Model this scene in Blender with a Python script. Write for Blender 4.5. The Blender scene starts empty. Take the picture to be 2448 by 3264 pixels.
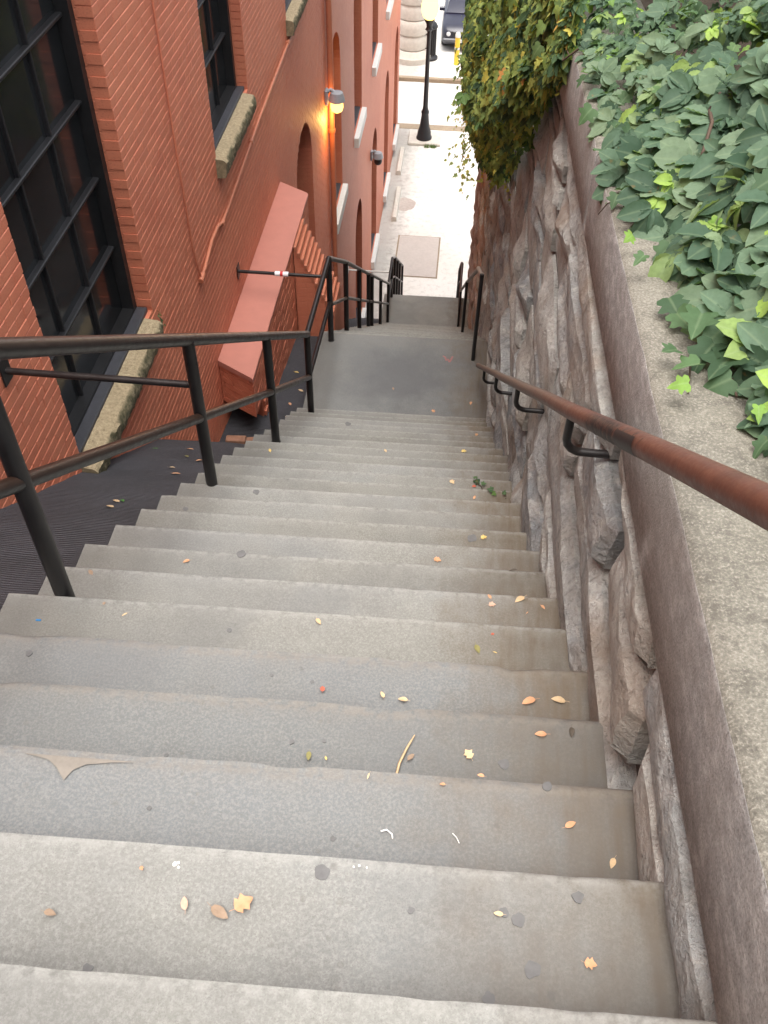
import bpy, math, random
import numpy as np
from mathutils import Vector, Matrix, noise as mnoise

# ------------------------------------------------------------------ camera, sky, sun, exposure
G = 14.5                     # all z below are given relative to the camera, G lifts them so that the street is z = 0
scene = bpy.context.scene
R_ = math.radians
cam_data = bpy.data.cameras.new('camera')
cam = bpy.data.objects.new('camera', cam_data)
scene.collection.objects.link(cam)
cam_data.sensor_fit = 'VERTICAL'
cam_data.sensor_height = 24.0
cam_data.lens = 24.0 * 2917 / 3264
cam_data.clip_start = 0.02
cam_data.clip_end = 3000
PITCH, YAW, ROLL = R_(46.89), R_(4.21), R_(1.30)
_h = Vector((-math.sin(YAW), math.cos(YAW), 0)); _r = Vector((math.cos(YAW), math.sin(YAW), 0)); _u = Vector((0, 0, 1))
FWD = _h * math.cos(PITCH) - _u * math.sin(PITCH)
_up = _h * math.sin(PITCH) + _u * math.cos(PITCH)
RGT = _r * math.cos(ROLL) + _up * math.sin(ROLL)
UPV = -_r * math.sin(ROLL) + _up * math.cos(ROLL)
m = Matrix((RGT, UPV, -FWD)).transposed().to_4x4()
m.translation = (0, 0, G)
cam.matrix_world = m
scene.camera = cam
scene.render.resolution_x, scene.render.resolution_y = 768, 1024

SUN_ELEV, SUN_AZ = R_(75), R_(195)      # azimuth measured from +Y (down the stairs) towards +X
world = bpy.data.worlds.new('World'); scene.world = world; world.use_nodes = True
wn = world.node_tree; wn.nodes.clear()
sky = wn.nodes.new('ShaderNodeTexSky'); sky.sky_type = 'NISHITA'; sky.sun_disc = False
sky.sun_elevation = SUN_ELEV; sky.sun_rotation = SUN_AZ
sky.air_density = 1.0; sky.dust_density = 4.0; sky.ozone_density = 1.0
hs = wn.nodes.new('ShaderNodeHueSaturation'); hs.inputs['Saturation'].default_value = 0.25
bg = wn.nodes.new('ShaderNodeBackground'); bg.inputs['Strength'].default_value = 0.15
wo = wn.nodes.new('ShaderNodeOutputWorld')
wn.links.new(sky.outputs[0], hs.inputs['Color']); wn.links.new(hs.outputs[0], bg.inputs[0]); wn.links.new(bg.outputs[0], wo.inputs[0])

sd = bpy.data.lights.new('sun', 'SUN'); sd.energy = 1.2; sd.angle = R_(55); sd.color = (1.0, 0.95, 0.87)
so = bpy.data.objects.new('sun', sd); scene.collection.objects.link(so)
sdir = Vector((math.sin(SUN_AZ) * math.cos(SUN_ELEV), math.cos(SUN_AZ) * math.cos(SUN_ELEV), math.sin(SUN_ELEV)))
so.rotation_euler = sdir.to_track_quat('Z', 'Y').to_euler()
so.location = (30, 20, 60)
vs = scene.view_settings
vs.view_transform = 'Standard'; vs.look = 'None'; vs.gamma = 1.0; vs.exposure = 1.65

random.seed(7); rng = np.random.default_rng(7)
COL = scene.collection

# ------------------------------------------------------------------ helpers
def project(p):
    """pixel of a point (z relative to camera) in the 2448 x 3264 photograph, and its depth"""
    v = Vector(p); c = v.dot(FWD)
    if c < 0.05: return None
    return 1224 + 2917 * v.dot(RGT) / c, 1632 - 2917 * v.dot(UPV) / c, c

def inview(p, mg=120):
    q = project(p)
    return q is not None and -mg < q[0] < 2448 + mg and -mg < q[1] < 3264 + mg

PLOC = {}
def empty(name, loc, label, cat, group=None, kind=None):
    o = bpy.data.objects.new(name, None); COL.objects.link(o)
    o.empty_display_size = 0.2
    o.location = (loc[0], loc[1], loc[2] + G)
    PLOC[o.name] = Vector(o.location)
    tag(o, label, cat, group, kind)
    return o

def tag(o, label=None, cat=None, group=None, kind=None):
    if label: o['label'] = label
    if cat: o['category'] = cat
    if group: o['group'] = group
    if kind: o['kind'] = kind
    return o

def wloc(o):
    if o is None: return Vector((0, 0, 0))
    return PLOC.get(o.name, Vector((0, 0, 0)))

class MB:
    def __init__(s): s.v = []; s.f = []
    def add(s, vs_, fs_):
        n = len(s.v); s.v += [tuple(a) for a in vs_]; s.f += [tuple(i + n for i in f) for f in fs_]; return s
    def box(s, x0, x1, y0, y1, z0, z1):
        return s.add([(x0,y0,z0),(x1,y0,z0),(x1,y1,z0),(x0,y1,z0),(x0,y0,z1),(x1,y0,z1),(x1,y1,z1),(x0,y1,z1)],
                     [(0,3,2,1),(4,5,6,7),(0,1,5,4),(1,2,6,5),(2,3,7,6),(3,0,4,7)])
    def cbox(s, x0, x1, y0, y1, z0, z1, c):
        """chamfered box"""
        vs_, idx = [], {}
        X, Y, Z = (x0, x1), (y0, y1), (z0, z1)
        def vid(p):
            k = tuple(round(a, 6) for a in p)
            if k not in idx: idx[k] = len(vs_); vs_.append(p)
            return idx[k]
        def sg(i): return c if i == 0 else -c
        P = {}
        for i in (0, 1):
            for j in (0, 1):
                for k in (0, 1):
                    P[i,j,k] = (vid((X[i], Y[j]+sg(j), Z[k]+sg(k))), vid((X[i]+sg(i), Y[j], Z[k]+sg(k))), vid((X[i]+sg(i), Y[j]+sg(j), Z[k])))
        fs = []
        def fq(q, flip): fs.append(tuple(reversed(q)) if flip else tuple(q))
        for i in (0, 1): fq([P[i,0,0][0], P[i,1,0][0], P[i,1,1][0], P[i,0,1][0]], i == 0)
        for j in (0, 1): fq([P[0,j,0][1], P[1,j,0][1], P[1,j,1][1], P[0,j,1][1]], j == 1)
        for k in (0, 1): fq([P[0,0,k][2], P[1,0,k][2], P[1,1,k][2], P[0,1,k][2]], k == 0)
        for j in (0, 1):
            for k in (0, 1): fq([P[0,j,k][1], P[1,j,k][1], P[1,j,k][2], P[0,j,k][2]], (j == 0) == (k == 0))
        for i in (0, 1):
            for k in (0, 1): fq([P[i,0,k][0], P[i,1,k][0], P[i,1,k][2], P[i,0,k][2]], (i == 1) == (k == 0))
        for i in (0, 1):
            for j in (0, 1): fq([P[i,j,0][0], P[i,j,1][0], P[i,j,1][1], P[i,j,0][1]], (i == 0) == (j == 0))
        for i in (0, 1):
            for j in (0, 1):
                for k in (0, 1): fq(P[i,j,k], (i + j + k) % 2 == 0)
        return s.add(vs_, fs)
    def tube(s, path, r, seg=12, cap=True):
        path = [Vector(p) for p in path]; n = len(path)
        rr = r if isinstance(r, (list, tuple)) else [r] * n
        vs_, fs = [], []
        t0 = (path[1] - path[0]).normalized()
        a = t0.orthogonal().normalized()
        for i, p in enumerate(path):
            if i == 0: t = t0
            elif i == n - 1: t = (path[-1] - path[-2]).normalized()
            else: t = ((path[i+1] - p).normalized() + (p - path[i-1]).normalized()).normalized()
            a = (a - t * a.dot(t)).normalized(); b = t.cross(a)
            for k in range(seg):
                an = 2 * math.pi * k / seg
                vs_.append(p + (a * math.cos(an) + b * math.sin(an)) * rr[i])
        for i in range(n - 1):
            for k in range(seg):
                k2 = (k + 1) % seg
                fs.append((i*seg+k, i*seg+k2, (i+1)*seg+k2, (i+1)*seg+k))
        if cap:
            fs.append(tuple(reversed(range(seg)))); fs.append(tuple((n-1)*seg + k for k in range(seg)))
        return s.add(vs_, fs)
    def lathe(s, c, prof, seg=24, axis='Z'):
        vs_, fs = [], []
        for r, h in prof:
            for k in range(seg):
                an = 2 * math.pi * k / seg
                x, y = r * math.cos(an), r * math.sin(an)
                vs_.append((c[0]+x, c[1]+y, c[2]+h) if axis == 'Z' else ((c[0]+h, c[1]+x, c[2]+y) if axis == 'X' else (c[0]+y, c[1]+h, c[2]+x)))
        n = len(prof)
        for i in range(n - 1):
            for k in range(seg):
                k2 = (k + 1) % seg; fs.append((i*seg+k, i*seg+k2, (i+1)*seg+k2, (i+1)*seg+k))
        fs.append(tuple(reversed(range(seg)))); fs.append(tuple((n-1)*seg+k for k in range(seg)))
        return s.add(vs_, fs)
    def prism(s, poly, axis, a, b):
        """extrude a 2D polygon: axis X -> (y,z) poly, Y -> (x,z), Z -> (x,y)"""
        def P(u, v, w): return {'X': (w,u,v), 'Y': (u,w,v), 'Z': (u,v,w)}[axis]
        n = len(poly)
        vs_ = [P(u, v, a) for u, v in poly] + [P(u, v, b) for u, v in poly]
        fs = [tuple(range(n)), tuple(reversed(range(n, 2*n)))] + [((i+1) % n, i, n+i, n+(i+1) % n) for i in range(n)]
        return s.add(vs_, fs)
    def mesh(s, name, off=Vector((0,0,0)), smooth=None):
        me = bpy.data.meshes.new(name)
        arr = np.array(s.v, dtype=float) if s.v else np.zeros((0, 3))
        arr = arr + np.array((0, 0, G)) - np.array(off)
        me.from_pydata(arr.tolist(), [], s.f)
        if smooth is not None:
            me.polygons.foreach_set('use_smooth', [True] * len(me.polygons))
            me.set_sharp_from_angle(angle=R_(smooth))
        me.update()
        return me
    def build(s, name, mat, parent=None, smooth=None, label=None, cat=None, group=None, kind=None, origin=None, fix=True):
        """one object; verts are in scene coordinates (z relative to the camera)"""
        if parent is not None:
            pw = wloc(parent); ow = pw if origin is None else Vector((origin[0], origin[1], origin[2] + G))
        else:
            if origin is None:
                a = np.array(s.v); origin = (float((a[:,0].min()+a[:,0].max())/2), float((a[:,1].min()+a[:,1].max())/2), float(a[:,2].min()))
            ow = Vector((origin[0], origin[1], origin[2] + G)); pw = Vector((0,0,0))
        me = s.mesh(name, ow, smooth)
        if fix: fix_normals(me)
        if mat is not None: me.materials.append(mat)
        o = bpy.data.objects.new(name, me); COL.objects.link(o)
        if parent is not None: o.parent = parent
        o.location = ow - pw
        PLOC[o.name] = ow
        return tag(o, label, cat, group, kind)

def fix_normals(me):
    import bmesh
    bm = bmesh.new(); bm.from_mesh(me); bmesh.ops.recalc_face_normals(bm, faces=bm.faces); bm.to_mesh(me); bm.free()

def inst(name, me, parent, wpos, rot=None, scale=1.0, kind=None):
    """object sharing a mesh; wpos has z relative to the camera"""
    o = bpy.data.objects.new(name, me); COL.objects.link(o)
    w = Vector((wpos[0], wpos[1], wpos[2] + G))
    if parent is not None: o.parent = parent
    o.location = w - wloc(parent)
    if rot is not None: o.rotation_euler = rot
    if not isinstance(scale, (int, float)) or scale != 1.0:
        o.scale = (scale,)*3 if isinstance(scale, (int, float)) else scale
    PLOC[o.name] = w
    return o

def nz(x, y=0.0, z=0.0): return mnoise.noise(Vector((x, y, z)))

# ------------------------------------------------------------------ materials
class NT:
    def __init__(s, name):
        s.m = bpy.data.materials.new(name); s.m.use_nodes = True; s.t = s.m.node_tree; s.t.nodes.clear()
        s.out = s.n('ShaderNodeOutputMaterial'); s.b = s.n('ShaderNodeBsdfPrincipled')
        s.l(s.b.outputs[0], s.out.inputs[0])
        s.co = s.n('ShaderNodeTexCoord').outputs['Object']
        s.geo = s.n('ShaderNodeNewGeometry')
    def n(s, t, **kw):
        nd = s.t.nodes.new(t)
        for k, v in kw.items(): setattr(nd, k, v)
        return nd
    def l(s, a, b): s.t.links.new(a, b)
    def pos(s): return s.geo.outputs['Position']
    def noise(s, scale, detail=4, rough=.6, vec=None, dist=0.0, mapscale=None):
        nd = s.n('ShaderNodeTexNoise'); nd.inputs['Scale'].default_value = scale; nd.inputs['Detail'].default_value = detail
        nd.inputs['Roughness'].default_value = rough; nd.inputs['Distortion'].default_value = dist
        v = vec or s.pos()
        if mapscale:
            mp = s.n('ShaderNodeMapping'); mp.inputs['Scale'].default_value = mapscale; s.l(v, mp.inputs[0]); v = mp.outputs[0]
        s.l(v, nd.inputs['Vector']); return nd.outputs['Fac']
    def vor(s, scale, vec=None, feat='F1', rnd=1.0):
        nd = s.n('ShaderNodeTexVoronoi'); nd.feature = feat; nd.inputs['Scale'].default_value = scale; nd.inputs['Randomness'].default_value = rnd
        s.l(vec or s.pos(), nd.inputs['Vector']); return nd
    def ramp(s, fac, stops, interp='LINEAR'):
        r = s.n('ShaderNodeValToRGB'); r.color_ramp.interpolation = interp
        el = r.color_ramp.elements
        while len(el) < len(stops): el.new(0.5)
        for e, (p, c) in zip(el, stops):
            e.position = p; e.color = (c, c, c, 1) if isinstance(c, (int, float)) else (*c, 1)
        s.l(fac, r.inputs[0]); return r.outputs[0]
    def mix(s, fac, a, b, mode='MIX'):
        mx = s.n('ShaderNodeMix', data_type='RGBA', blend_type=mode)
        for sock, v in ((mx.inputs[0], fac), (mx.inputs[6], a), (mx.inputs[7], b)):
            if hasattr(v, 'links'): s.l(v, sock)
            elif isinstance(v, (int, float)) and sock.type == 'VALUE': sock.default_value = v
            else: sock.default_value = (*v, 1) if len(v) == 3 else v
        return mx.outputs[2]
    def math(s, op, a, b=None, clamp=False):
        nd = s.n('ShaderNodeMath', operation=op); nd.use_clamp = clamp
        for sock, v in ((nd.inputs[0], a), (nd.inputs[1], b)):
            if v is None: continue
            if hasattr(v, 'links'): s.l(v, sock)
            else: sock.default_value = v
        return nd.outputs[0]
    def sep(s, v=None):
        nd = s.n('ShaderNodeSeparateXYZ'); s.l(v or s.pos(), nd.inputs[0]); return nd.outputs
    def maprange(s, v, a, b, c=0.0, d=1.0):
        nd = s.n('ShaderNodeMapRange'); s.l(v, nd.inputs[0])
        for i, x in enumerate((a, b, c, d)): nd.inputs[i+1].default_value = x
        return nd.outputs[0]
    def rnd(s): return s.n('ShaderNodeObjectInfo').outputs['Random']
    def bump(s, h, strength=.4, dist=.01, prev=None):
        b = s.n('ShaderNodeBump'); b.inputs['Strength'].default_value = strength; b.inputs['Distance'].default_value = dist
        s.l(h, b.inputs['Height'])
        if prev: s.l(prev, b.inputs['Normal'])
        return b.outputs[0]
    def fin(s, col=None, rough=.8, normal=None, metal=0.0, spec=None):
        if col is not None:
            if hasattr(col, 'links'): s.l(col, s.b.inputs['Base Color'])
            else: s.b.inputs['Base Color'].default_value = (*col, 1)
        if hasattr(rough, 'links'): s.l(rough, s.b.inputs['Roughness'])
        else: s.b.inputs['Roughness'].default_value = rough
        s.b.inputs['Metallic'].default_value = metal
        if spec is not None: s.b.inputs['Specular IOR Level'].default_value = spec
        if normal: s.l(normal, s.b.inputs['Normal'])
        return s.m

def mat_concrete_step(overlay=False):
    t = NT('smooth_cement_topping' if overlay else 'worn_step_concrete')
    big = t.noise(1.6, 4, .6); mid = t.noise(9, 5, .65); fine = t.noise(140, 3, .75); grit = t.noise(320, 3, .75)
    c = t.ramp(big, [(.28, (.162,.160,.139)), (.5, (.200,.199,.180)), (.72, (.182,.189,.182))])
    if overlay: c = t.ramp(big, [(.3, (.124,.131,.131)), (.5, (.144,.152,.153)), (.72, (.143,.147,.141))])
    c = t.mix(t.ramp(mid, [(.35, 0.0), (.7, .25 if overlay else .55)]), c, (.150,.146,.132))
    c = t.mix(t.ramp(fine, [(.42, .0), (.66, .40 if overlay else .62)]), c, (.30,.297,.275))
    c = t.mix(t.ramp(grit, [(.36, .50 if overlay else .60), (.47, 0.0)]), c, (.13,.122,.11))
    # walked-in dirt towards both ends of the steps, with an uneven border
    x = t.sep()[0]
    wob = t.math('MULTIPLY', t.math('SUBTRACT', t.noise(4.5, 4, .65), .5), .75)
    xr = t.math('ADD', x, wob)
    right = t.maprange(xr, .02, .42); left = t.maprange(xr, -.95, -1.38)
    streak = t.noise(30, 4, .6, mapscale=(1, .12, 1))
    c = t.mix(t.math('MULTIPLY', right, t.ramp(streak, [(.3, .5), (.65, .95)])), c, (.125,.095,.063))
    c = t.mix(t.math('MULTIPLY', left, .45), c, (.130,.120,.098))
    # small dark specks and spatter
    v = t.vor(15.0); vcol = t.sep(v.outputs['Color'])[0]
    rad = t.math('MULTIPLY', t.ramp(vcol, [(.55, 0.0), (1.0, .30)]), t.noise(60, 2, .6))
    spot = t.math('MULTIPLY', t.ramp(t.math('SUBTRACT', rad, v.outputs['Distance']), [(.0, 0.0), (.05, .40)]), t.ramp(big, [(.42, 0.0), (.6, 1.0)]))
    c = t.mix(spot, c, (.085,.08,.072))
    v2 = t.vor(48.0); v2c = t.sep(v2.outputs['Color'])[1]
    s2 = t.ramp(t.math('SUBTRACT', t.ramp(v2c, [(.74, 0.0), (1.0, .42)]), v2.outputs['Distance']), [(.0, 0.0), (.06, .35)])
    s2 = t.math('MULTIPLY', s2, t.ramp(mid, [(.42, 0.0), (.6, 1.0)]))
    c = t.mix(s2, c, (.13,.12,.105))
    c = t.mix(t.ramp(t.noise(1.1, 5, .62, dist=.5), [(.44, 0.0), (.62, .42)]), c, (.118,.118,.116))
    if overlay:   # old damp stain on the landing
        ds = t.n('ShaderNodeVectorMath', operation='DISTANCE'); mp = t.n('ShaderNodeMapping'); mp.inputs['Scale'].default_value = (1, 1.15, 0); t.l(t.pos(), mp.inputs[0])
        t.l(mp.outputs[0], ds.inputs[0]); ds.inputs[1].default_value = (-.38, 7.65*1.15, 0)
        dd = t.math('ADD', ds.outputs['Value'], t.math('MULTIPLY', t.math('SUBTRACT', t.noise(3.2, 5, .65), .5), .9))
        c = t.mix(t.maprange(dd, .75, .25, 0.0, .62), c, (.088,.090,.095))
    rv = t.ramp(t.rnd(), [(0, (.93,.92,.90)), (1, (1.06,1.06,1.07))])
    c = t.mix(1.0, c, rv, 'MULTIPLY')
    wa = t.n('ShaderNodeAttribute'); wa.attribute_name = 'wear'
    wf = t.math('MULTIPLY', t.ramp(wa.outputs['Fac'], [(.35, 0.0), (.95, 1.0)]), t.ramp(t.noise(38, 4, .65), [(.36, 0.0), (.56, 1.0)]))
    c = t.mix(t.math('MULTIPLY', wf, .40), c, (.225,.195,.160) if overlay else (.33,.325,.30))
    # damp grime against the risers where sweepings gather, broken by noise
    h = t.math('ADD', t.math('MULTIPLY', fine, .7), t.math('MULTIPLY', grit, .5))
    n = t.bump(h, .35, .004); n = t.bump(t.noise(22, 4, .6), .3, .006, n)
    return t.fin(c, .86, n)

def mat_plain(name, col, rough=.7, var=.12, scale=20, bump=.2, metal=0.0, bdist=.003):
    t = NT(name)
    f = t.noise(scale, 5, .6); f2 = t.noise(scale * .12, 3, .5)
    lo = tuple(a * (1 - var) for a in col); hi = tuple(min(1, a * (1 + var)) for a in col)
    c = t.ramp(t.math('ADD', t.math('MULTIPLY', f, .6), t.math('MULTIPLY', f2, .4)), [(.3, lo), (.7, hi)])
    return t.fin(c, rough, t.bump(f, bump, bdist) if bump else None, metal)

def mat_brick_paint(name, texture):
    t = NT(name)
    f = t.noise(7, 5, .6); big = t.noise(.7, 3, .55); fine = t.noise(90, 3, .6)
    c = t.ramp(big, [(.3, (.48,.136,.077)), (.7, (.56,.185,.103))])
    c = t.mix(t.ramp(f, [(.42, 0.0), (.78, .5)]), c, (.59,.225,.128))
    c = t.mix(t.ramp(fine, [(.3, .35), (.48, 0.0)]), c, (.21,.060,.036))
    if not texture:
        r = t.ramp(t.rnd(), [(0, (.93,.92,.92)), (1, (1.07,1.07,1.06))]); c = t.mix(1.0, c, r, 'MULTIPLY')
    n = t.bump(fine, .25, .003)
    if texture:
        # brick courses: pattern laid out on the wall plane (y, z)
        sx = t.sep(); cb = t.n('ShaderNodeCombineXYZ')
        xy = t.math('ADD', sx[1], sx[0])
        t.l(xy, cb.inputs[0]); t.l(sx[2], cb.inputs[1])
        br = t.n('ShaderNodeTexBrick'); br.offset = .5
        br.inputs['Scale'].default_value = 1.0; br.inputs['Mortar Size'].default_value = .006; br.inputs['Mortar Smooth'].default_value = .3
        br.inputs['Brick Width'].default_value = .215; br.inputs['Row Height'].default_value = .0672
        t.l(cb.outputs[0], br.inputs['Vector'])
        inv = t.math('SUBTRACT', 1.0, br.outputs['Fac'])
        n = t.bump(inv, .7, .008, n)
    return t.fin(c, .62, n)

def mat_stone(name, warm=0.0):
    t = NT(name)
    big = t.noise(2.6, 5, .62, dist=.6); mid = t.noise(7, 7, .7, dist=.9); fine = t.noise(65, 4, .7)
    r = t.rnd()
    base = t.ramp(r, [(0, (.19,.21,.22)), (.2, (.34,.345,.335)), (.4, (.23,.25,.262)), (.6, (.44,.43,.395)), (.8, (.29,.295,.285)), (1.0, (.50,.495,.465))], 'LINEAR')
    c = t.mix(t.ramp(big, [(.40, 0.0), (.70, .5)]), base, (.37,.325,.265))
    c = t.mix(t.ramp(mid, [(.50, 0.0), (.70, .7)]), c, (.56,.55,.52))
    c = t.mix(t.ramp(mid, [(.30, .85), (.43, 0.0)]), c, (.095,.090,.086))
    c = t.mix(t.ramp(fine, [(.34, .4), (.5, 0.0)]), c, (.14,.13,.12))
    bed = t.noise(13, 5, .7, mapscale=(1, .75, 1.25), dist=.4)
    c = t.mix(t.ramp(bed, [(.54, 0.0), (.70, .55)]), c, (.60,.57,.51))
    c = t.mix(t.ramp(t.noise(1.7, 4, .6), [(.50, 0.0), (.66, .60)]), c, (.27,.195,.135))
    c = t.mix(t.ramp(bed, [(.30, .5), (.42, 0.0)]), c, (.10,.097,.094))
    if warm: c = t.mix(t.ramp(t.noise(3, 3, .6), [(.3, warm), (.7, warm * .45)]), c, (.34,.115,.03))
    h = t.math('ADD', mid, t.math('MULTIPLY', fine, .45))
    n = t.bump(h, 1.0, .03); n = t.bump(bed, .6, .02, n)
    n = t.bump(t.vor(14, feat='DISTANCE_TO_EDGE').outputs['Distance'], .35, .02, n)
    return t.fin(c, .85, n)

def mat_coping(name, dark):
    t = NT(name)
    # board-marked concrete: fine streaks run along the wall
    st = t.noise(30, 6, .72, mapscale=(1, .60, 1)); big = t.noise(2.4, 4, .6); fine = t.noise(170, 3, .75); mid = t.noise(22, 6, .75)
    if dark:
        c = t.ramp(st, [(.3, (.185,.180,.172)), (.52, (.30,.295,.285)), (.72, (.50,.49,.47))])
        c = t.mix(t.ramp(big, [(.35, .55), (.65, 0.0)]), c, (.27,.240,.205))
        c = t.mix(t.ramp(fine, [(.54, 0.0), (.72, .55)]), c, (.46,.44,.41))
        c = t.mix(t.ramp(fine, [(.36, .5), (.48, 0.0)]), c, (.11,.10,.09))
    else:
        c = t.ramp(big, [(.3, (.125,.115,.092)), (.7, (.205,.190,.155))])
        c = t.mix(t.ramp(mid, [(.34, .8), (.52, 0.0)]), c, (.075,.068,.054))
        c = t.mix(t.ramp(fine, [(.38, .50), (.50, 0.0)]), c, (.085,.076,.062))
        c = t.mix(t.ramp(fine, [(.52, 0.0), (.70, .5)]), c, (.40,.37,.31))
    n = t.bump(t.math('ADD', fine, t.math('MULTIPLY', mid, .8)), .6, .007)
    return t.fin(c, .9, n)

def mat_leaf(name, stops, attr=False):
    t = NT(name)
    if attr:
        a = t.n('ShaderNodeAttribute'); a.attribute_name = 'tint'; f = a.outputs['Fac']
    else: f = t.rnd()
    c = t.ramp(f, stops)
    nn = t.noise(55, 4, .65)
    c = t.mix(t.ramp(nn, [(.35, .22), (.6, 0.0)]), c, (.03,.055,.02))
    rb_ = t.n('ShaderNodeAttribute'); rb_.attribute_name = 'rib'
    c = t.mix(t.ramp(rb_.outputs['Fac'], [(.82, 0.0), (.99, .22)]), c, (.30,.38,.22))
    c = t.mix(t.ramp(t.noise(24, 3, .6), [(.66, 0.0), (.78, .55)]), c, (.30,.15,.04))
    m_ = t.fin(c, .60, t.bump(nn, .3, .004), spec=.22)
    tr = t.n('ShaderNodeBsdfTranslucent'); t.l(t.mix(1.0, c, (1.2,1.3,.6), 'MULTIPLY'), tr.inputs[0])
    mx = t.n('ShaderNodeMixShader'); mx.inputs[0].default_value = .40
    t.l(t.b.outputs[0], mx.inputs[1]); t.l(tr.outputs[0], mx.inputs[2]); t.l(mx.outputs[0], t.out.inputs[0])
    return m_

def mat_rail(name, worn):
    """black enamel pipe, rubbed through to brown where hands run along it"""
    t = NT(name)
    f = t.noise(18, 5, .65); g = t.noise(120, 3, .6)
    up = t.sep(t.geo.outputs['Normal'])[2]
    c = t.ramp(f, [(.3, (.006,.006,.007)), (.7, (.014,.013,.013))])
    w = t.math('MULTIPLY', t.maprange(up, -.1, .75), t.ramp(f, [(.25, .55), (.6, 1.0)]))
    c = t.mix(t.math('MULTIPLY', w, worn), c, (.060,.030,.018))
    n = t.bump(g, .12, .001)
    return t.fin(c, t.ramp(f, [(.3, .30), (.7, .48)]), n, spec=.5)

def mat_rust_rail():
    t = NT('red_brown_rail_paint')
    f = t.noise(14, 5, .65); g = t.noise(90, 4, .65); y = t.sep()[1]
    c = t.ramp(f, [(.3, (.080,.030,.019)), (.65, (.120,.046,.028))])
    # the top coat survives only in flakes further down the rail
    far = t.maprange(t.math('ADD', y, t.math('MULTIPLY', t.math('SUBTRACT', f, .5), 2.2)), 1.7, 2.9)
    c = t.mix(t.math('MULTIPLY', far, .92), c, t.ramp(g, [(.3, (.055,.040,.032)), (.7, (.15,.12,.095))]))
    band = t.maprange(t.math('ADD', y, t.math('MULTIPLY', t.math('SUBTRACT', t.noise(26, 2, .5, mapscale=(.3, 2.2, .3)), .5), 1.1)), 1.30, 1.36)
    band2 = t.maprange(y, 1.72, 1.60)
    side = t.maprange(t.sep(t.geo.outputs['Normal'])[2], .88, .70)
    c = t.mix(t.math('MULTIPLY', t.math('MULTIPLY', t.math('MULTIPLY', band, band2), t.ramp(g, [(.3, .5), (.6, 1.0)])), side), c, (.014,.012,.011))
    c = t.mix(t.ramp(g, [(.64, 0.0), (.72, .5)]), c, (.22,.095,.055))
    return t.fin(c, t.ramp(g, [(.3, .42), (.7, .62)]), t.bump(g, .35, .0015))

def mat_tar():
    t = NT('tarred_slope')
    big = t.noise(1.8, 4, .6); f = t.noise(34, 5, .65); fine = t.noise(150, 3, .7)
    c = t.ramp(big, [(.3, (.024,.024,.029)), (.7, (.052,.052,.062))])
    c = t.mix(t.ramp(f, [(.5, 0.0), (.75, .5)]), c, (.085,.080,.084))
    c = t.mix(t.ramp(fine, [(.62, 0.0), (.75, .6)]), c, (.17,.155,.14))
    wv = t.n('ShaderNodeTexWave'); wv.wave_type = 'BANDS'; wv.bands_direction = 'Y'; wv.inputs['Scale'].default_value = 13
    wv.inputs['Distortion'].default_value = .8; wv.inputs['Detail'].default_value = 2
    t.l(t.pos(), wv.inputs['Vector'])
    h = t.math('ADD', t.math('MULTIPLY', wv.outputs['Fac'], .9), t.math('MULTIPLY', fine, .5))
    return t.fin(c, .72, t.bump(h, 1.0, .014))

def mat_sill():
    t = NT('weathered_sandstone')
    f = t.noise(22, 6, .7); big = t.noise(4, 4, .6); up = t.sep(t.geo.outputs['Normal'])
    c = t.ramp(f, [(.3, (.13,.105,.060)), (.55, (.26,.21,.125)), (.75, (.36,.30,.195))])
    moss = t.math('MULTIPLY', t.maprange(up[0], .2, .7), t.ramp(f, [(.42, .85), (.62, .1)]))
    c = t.mix(moss, c, (.050,.052,.022))
    tan = t.ramp(t.noise(45, 5, .7), [(.3, (.22,.165,.095)), (.6, (.42,.335,.21)), (.8, (.52,.43,.29))])
    c = t.mix(t.math('MULTIPLY', t.maprange(up[2], .45, .85), t.ramp(big, [(.3, .55), (.5, .95)])), c, tan)
    return t.fin(c, .92, t.bump(t.math('ADD', f, t.noise(80, 3, .7)), .8, .014))

def mat_glass_dark():
    t = NT('dim_window_glass')
    f = t.noise(1.4, 3, .5)
    c = t.ramp(f, [(.3, (.010,.011,.012)), (.7, (.022,.024,.026))])
    return t.fin(c, t.ramp(t.noise(6, 3, .5), [(.3, .06), (.7, .16)]), t.bump(t.noise(2.2, 2, .5), .06, .02), spec=.35)

def mat_emit(name, col, strength):
    t = NT(name)
    e = t.n('ShaderNodeEmission'); e.inputs[0].default_value = (*col, 1); e.inputs[1].default_value = strength
    t.l(e.outputs[0], t.out.inputs[0]); return t.m

def mat_street():
    t = NT('pale_street_concrete')
    big = t.noise(.35, 5, .6); f = t.noise(6, 5, .65); fine = t.noise(60, 3, .7)
    c = t.ramp(big, [(.3, (.62,.60,.55)), (.7, (.72,.70,.66))])
    c = t.mix(t.ramp(f, [(.3, .45), (.5, 0.0)]), c, (.36,.335,.30))
    c = t.mix(t.ramp(fine, [(.35, .35), (.5, 0.0)]), c, (.30,.28,.25))
    # gritty strip that collects along the foot of the building
    x = t.math('ADD', t.sep()[0], t.math('MULTIPLY', t.math('SUBTRACT', f, .5), .8))
    c = t.mix(t.math('MULTIPLY', t.maprange(x, -1.25, -1.9), .6), c, (.20,.185,.165))
    return t.fin(c, .9, t.bump(fine, .3, .004))

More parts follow.
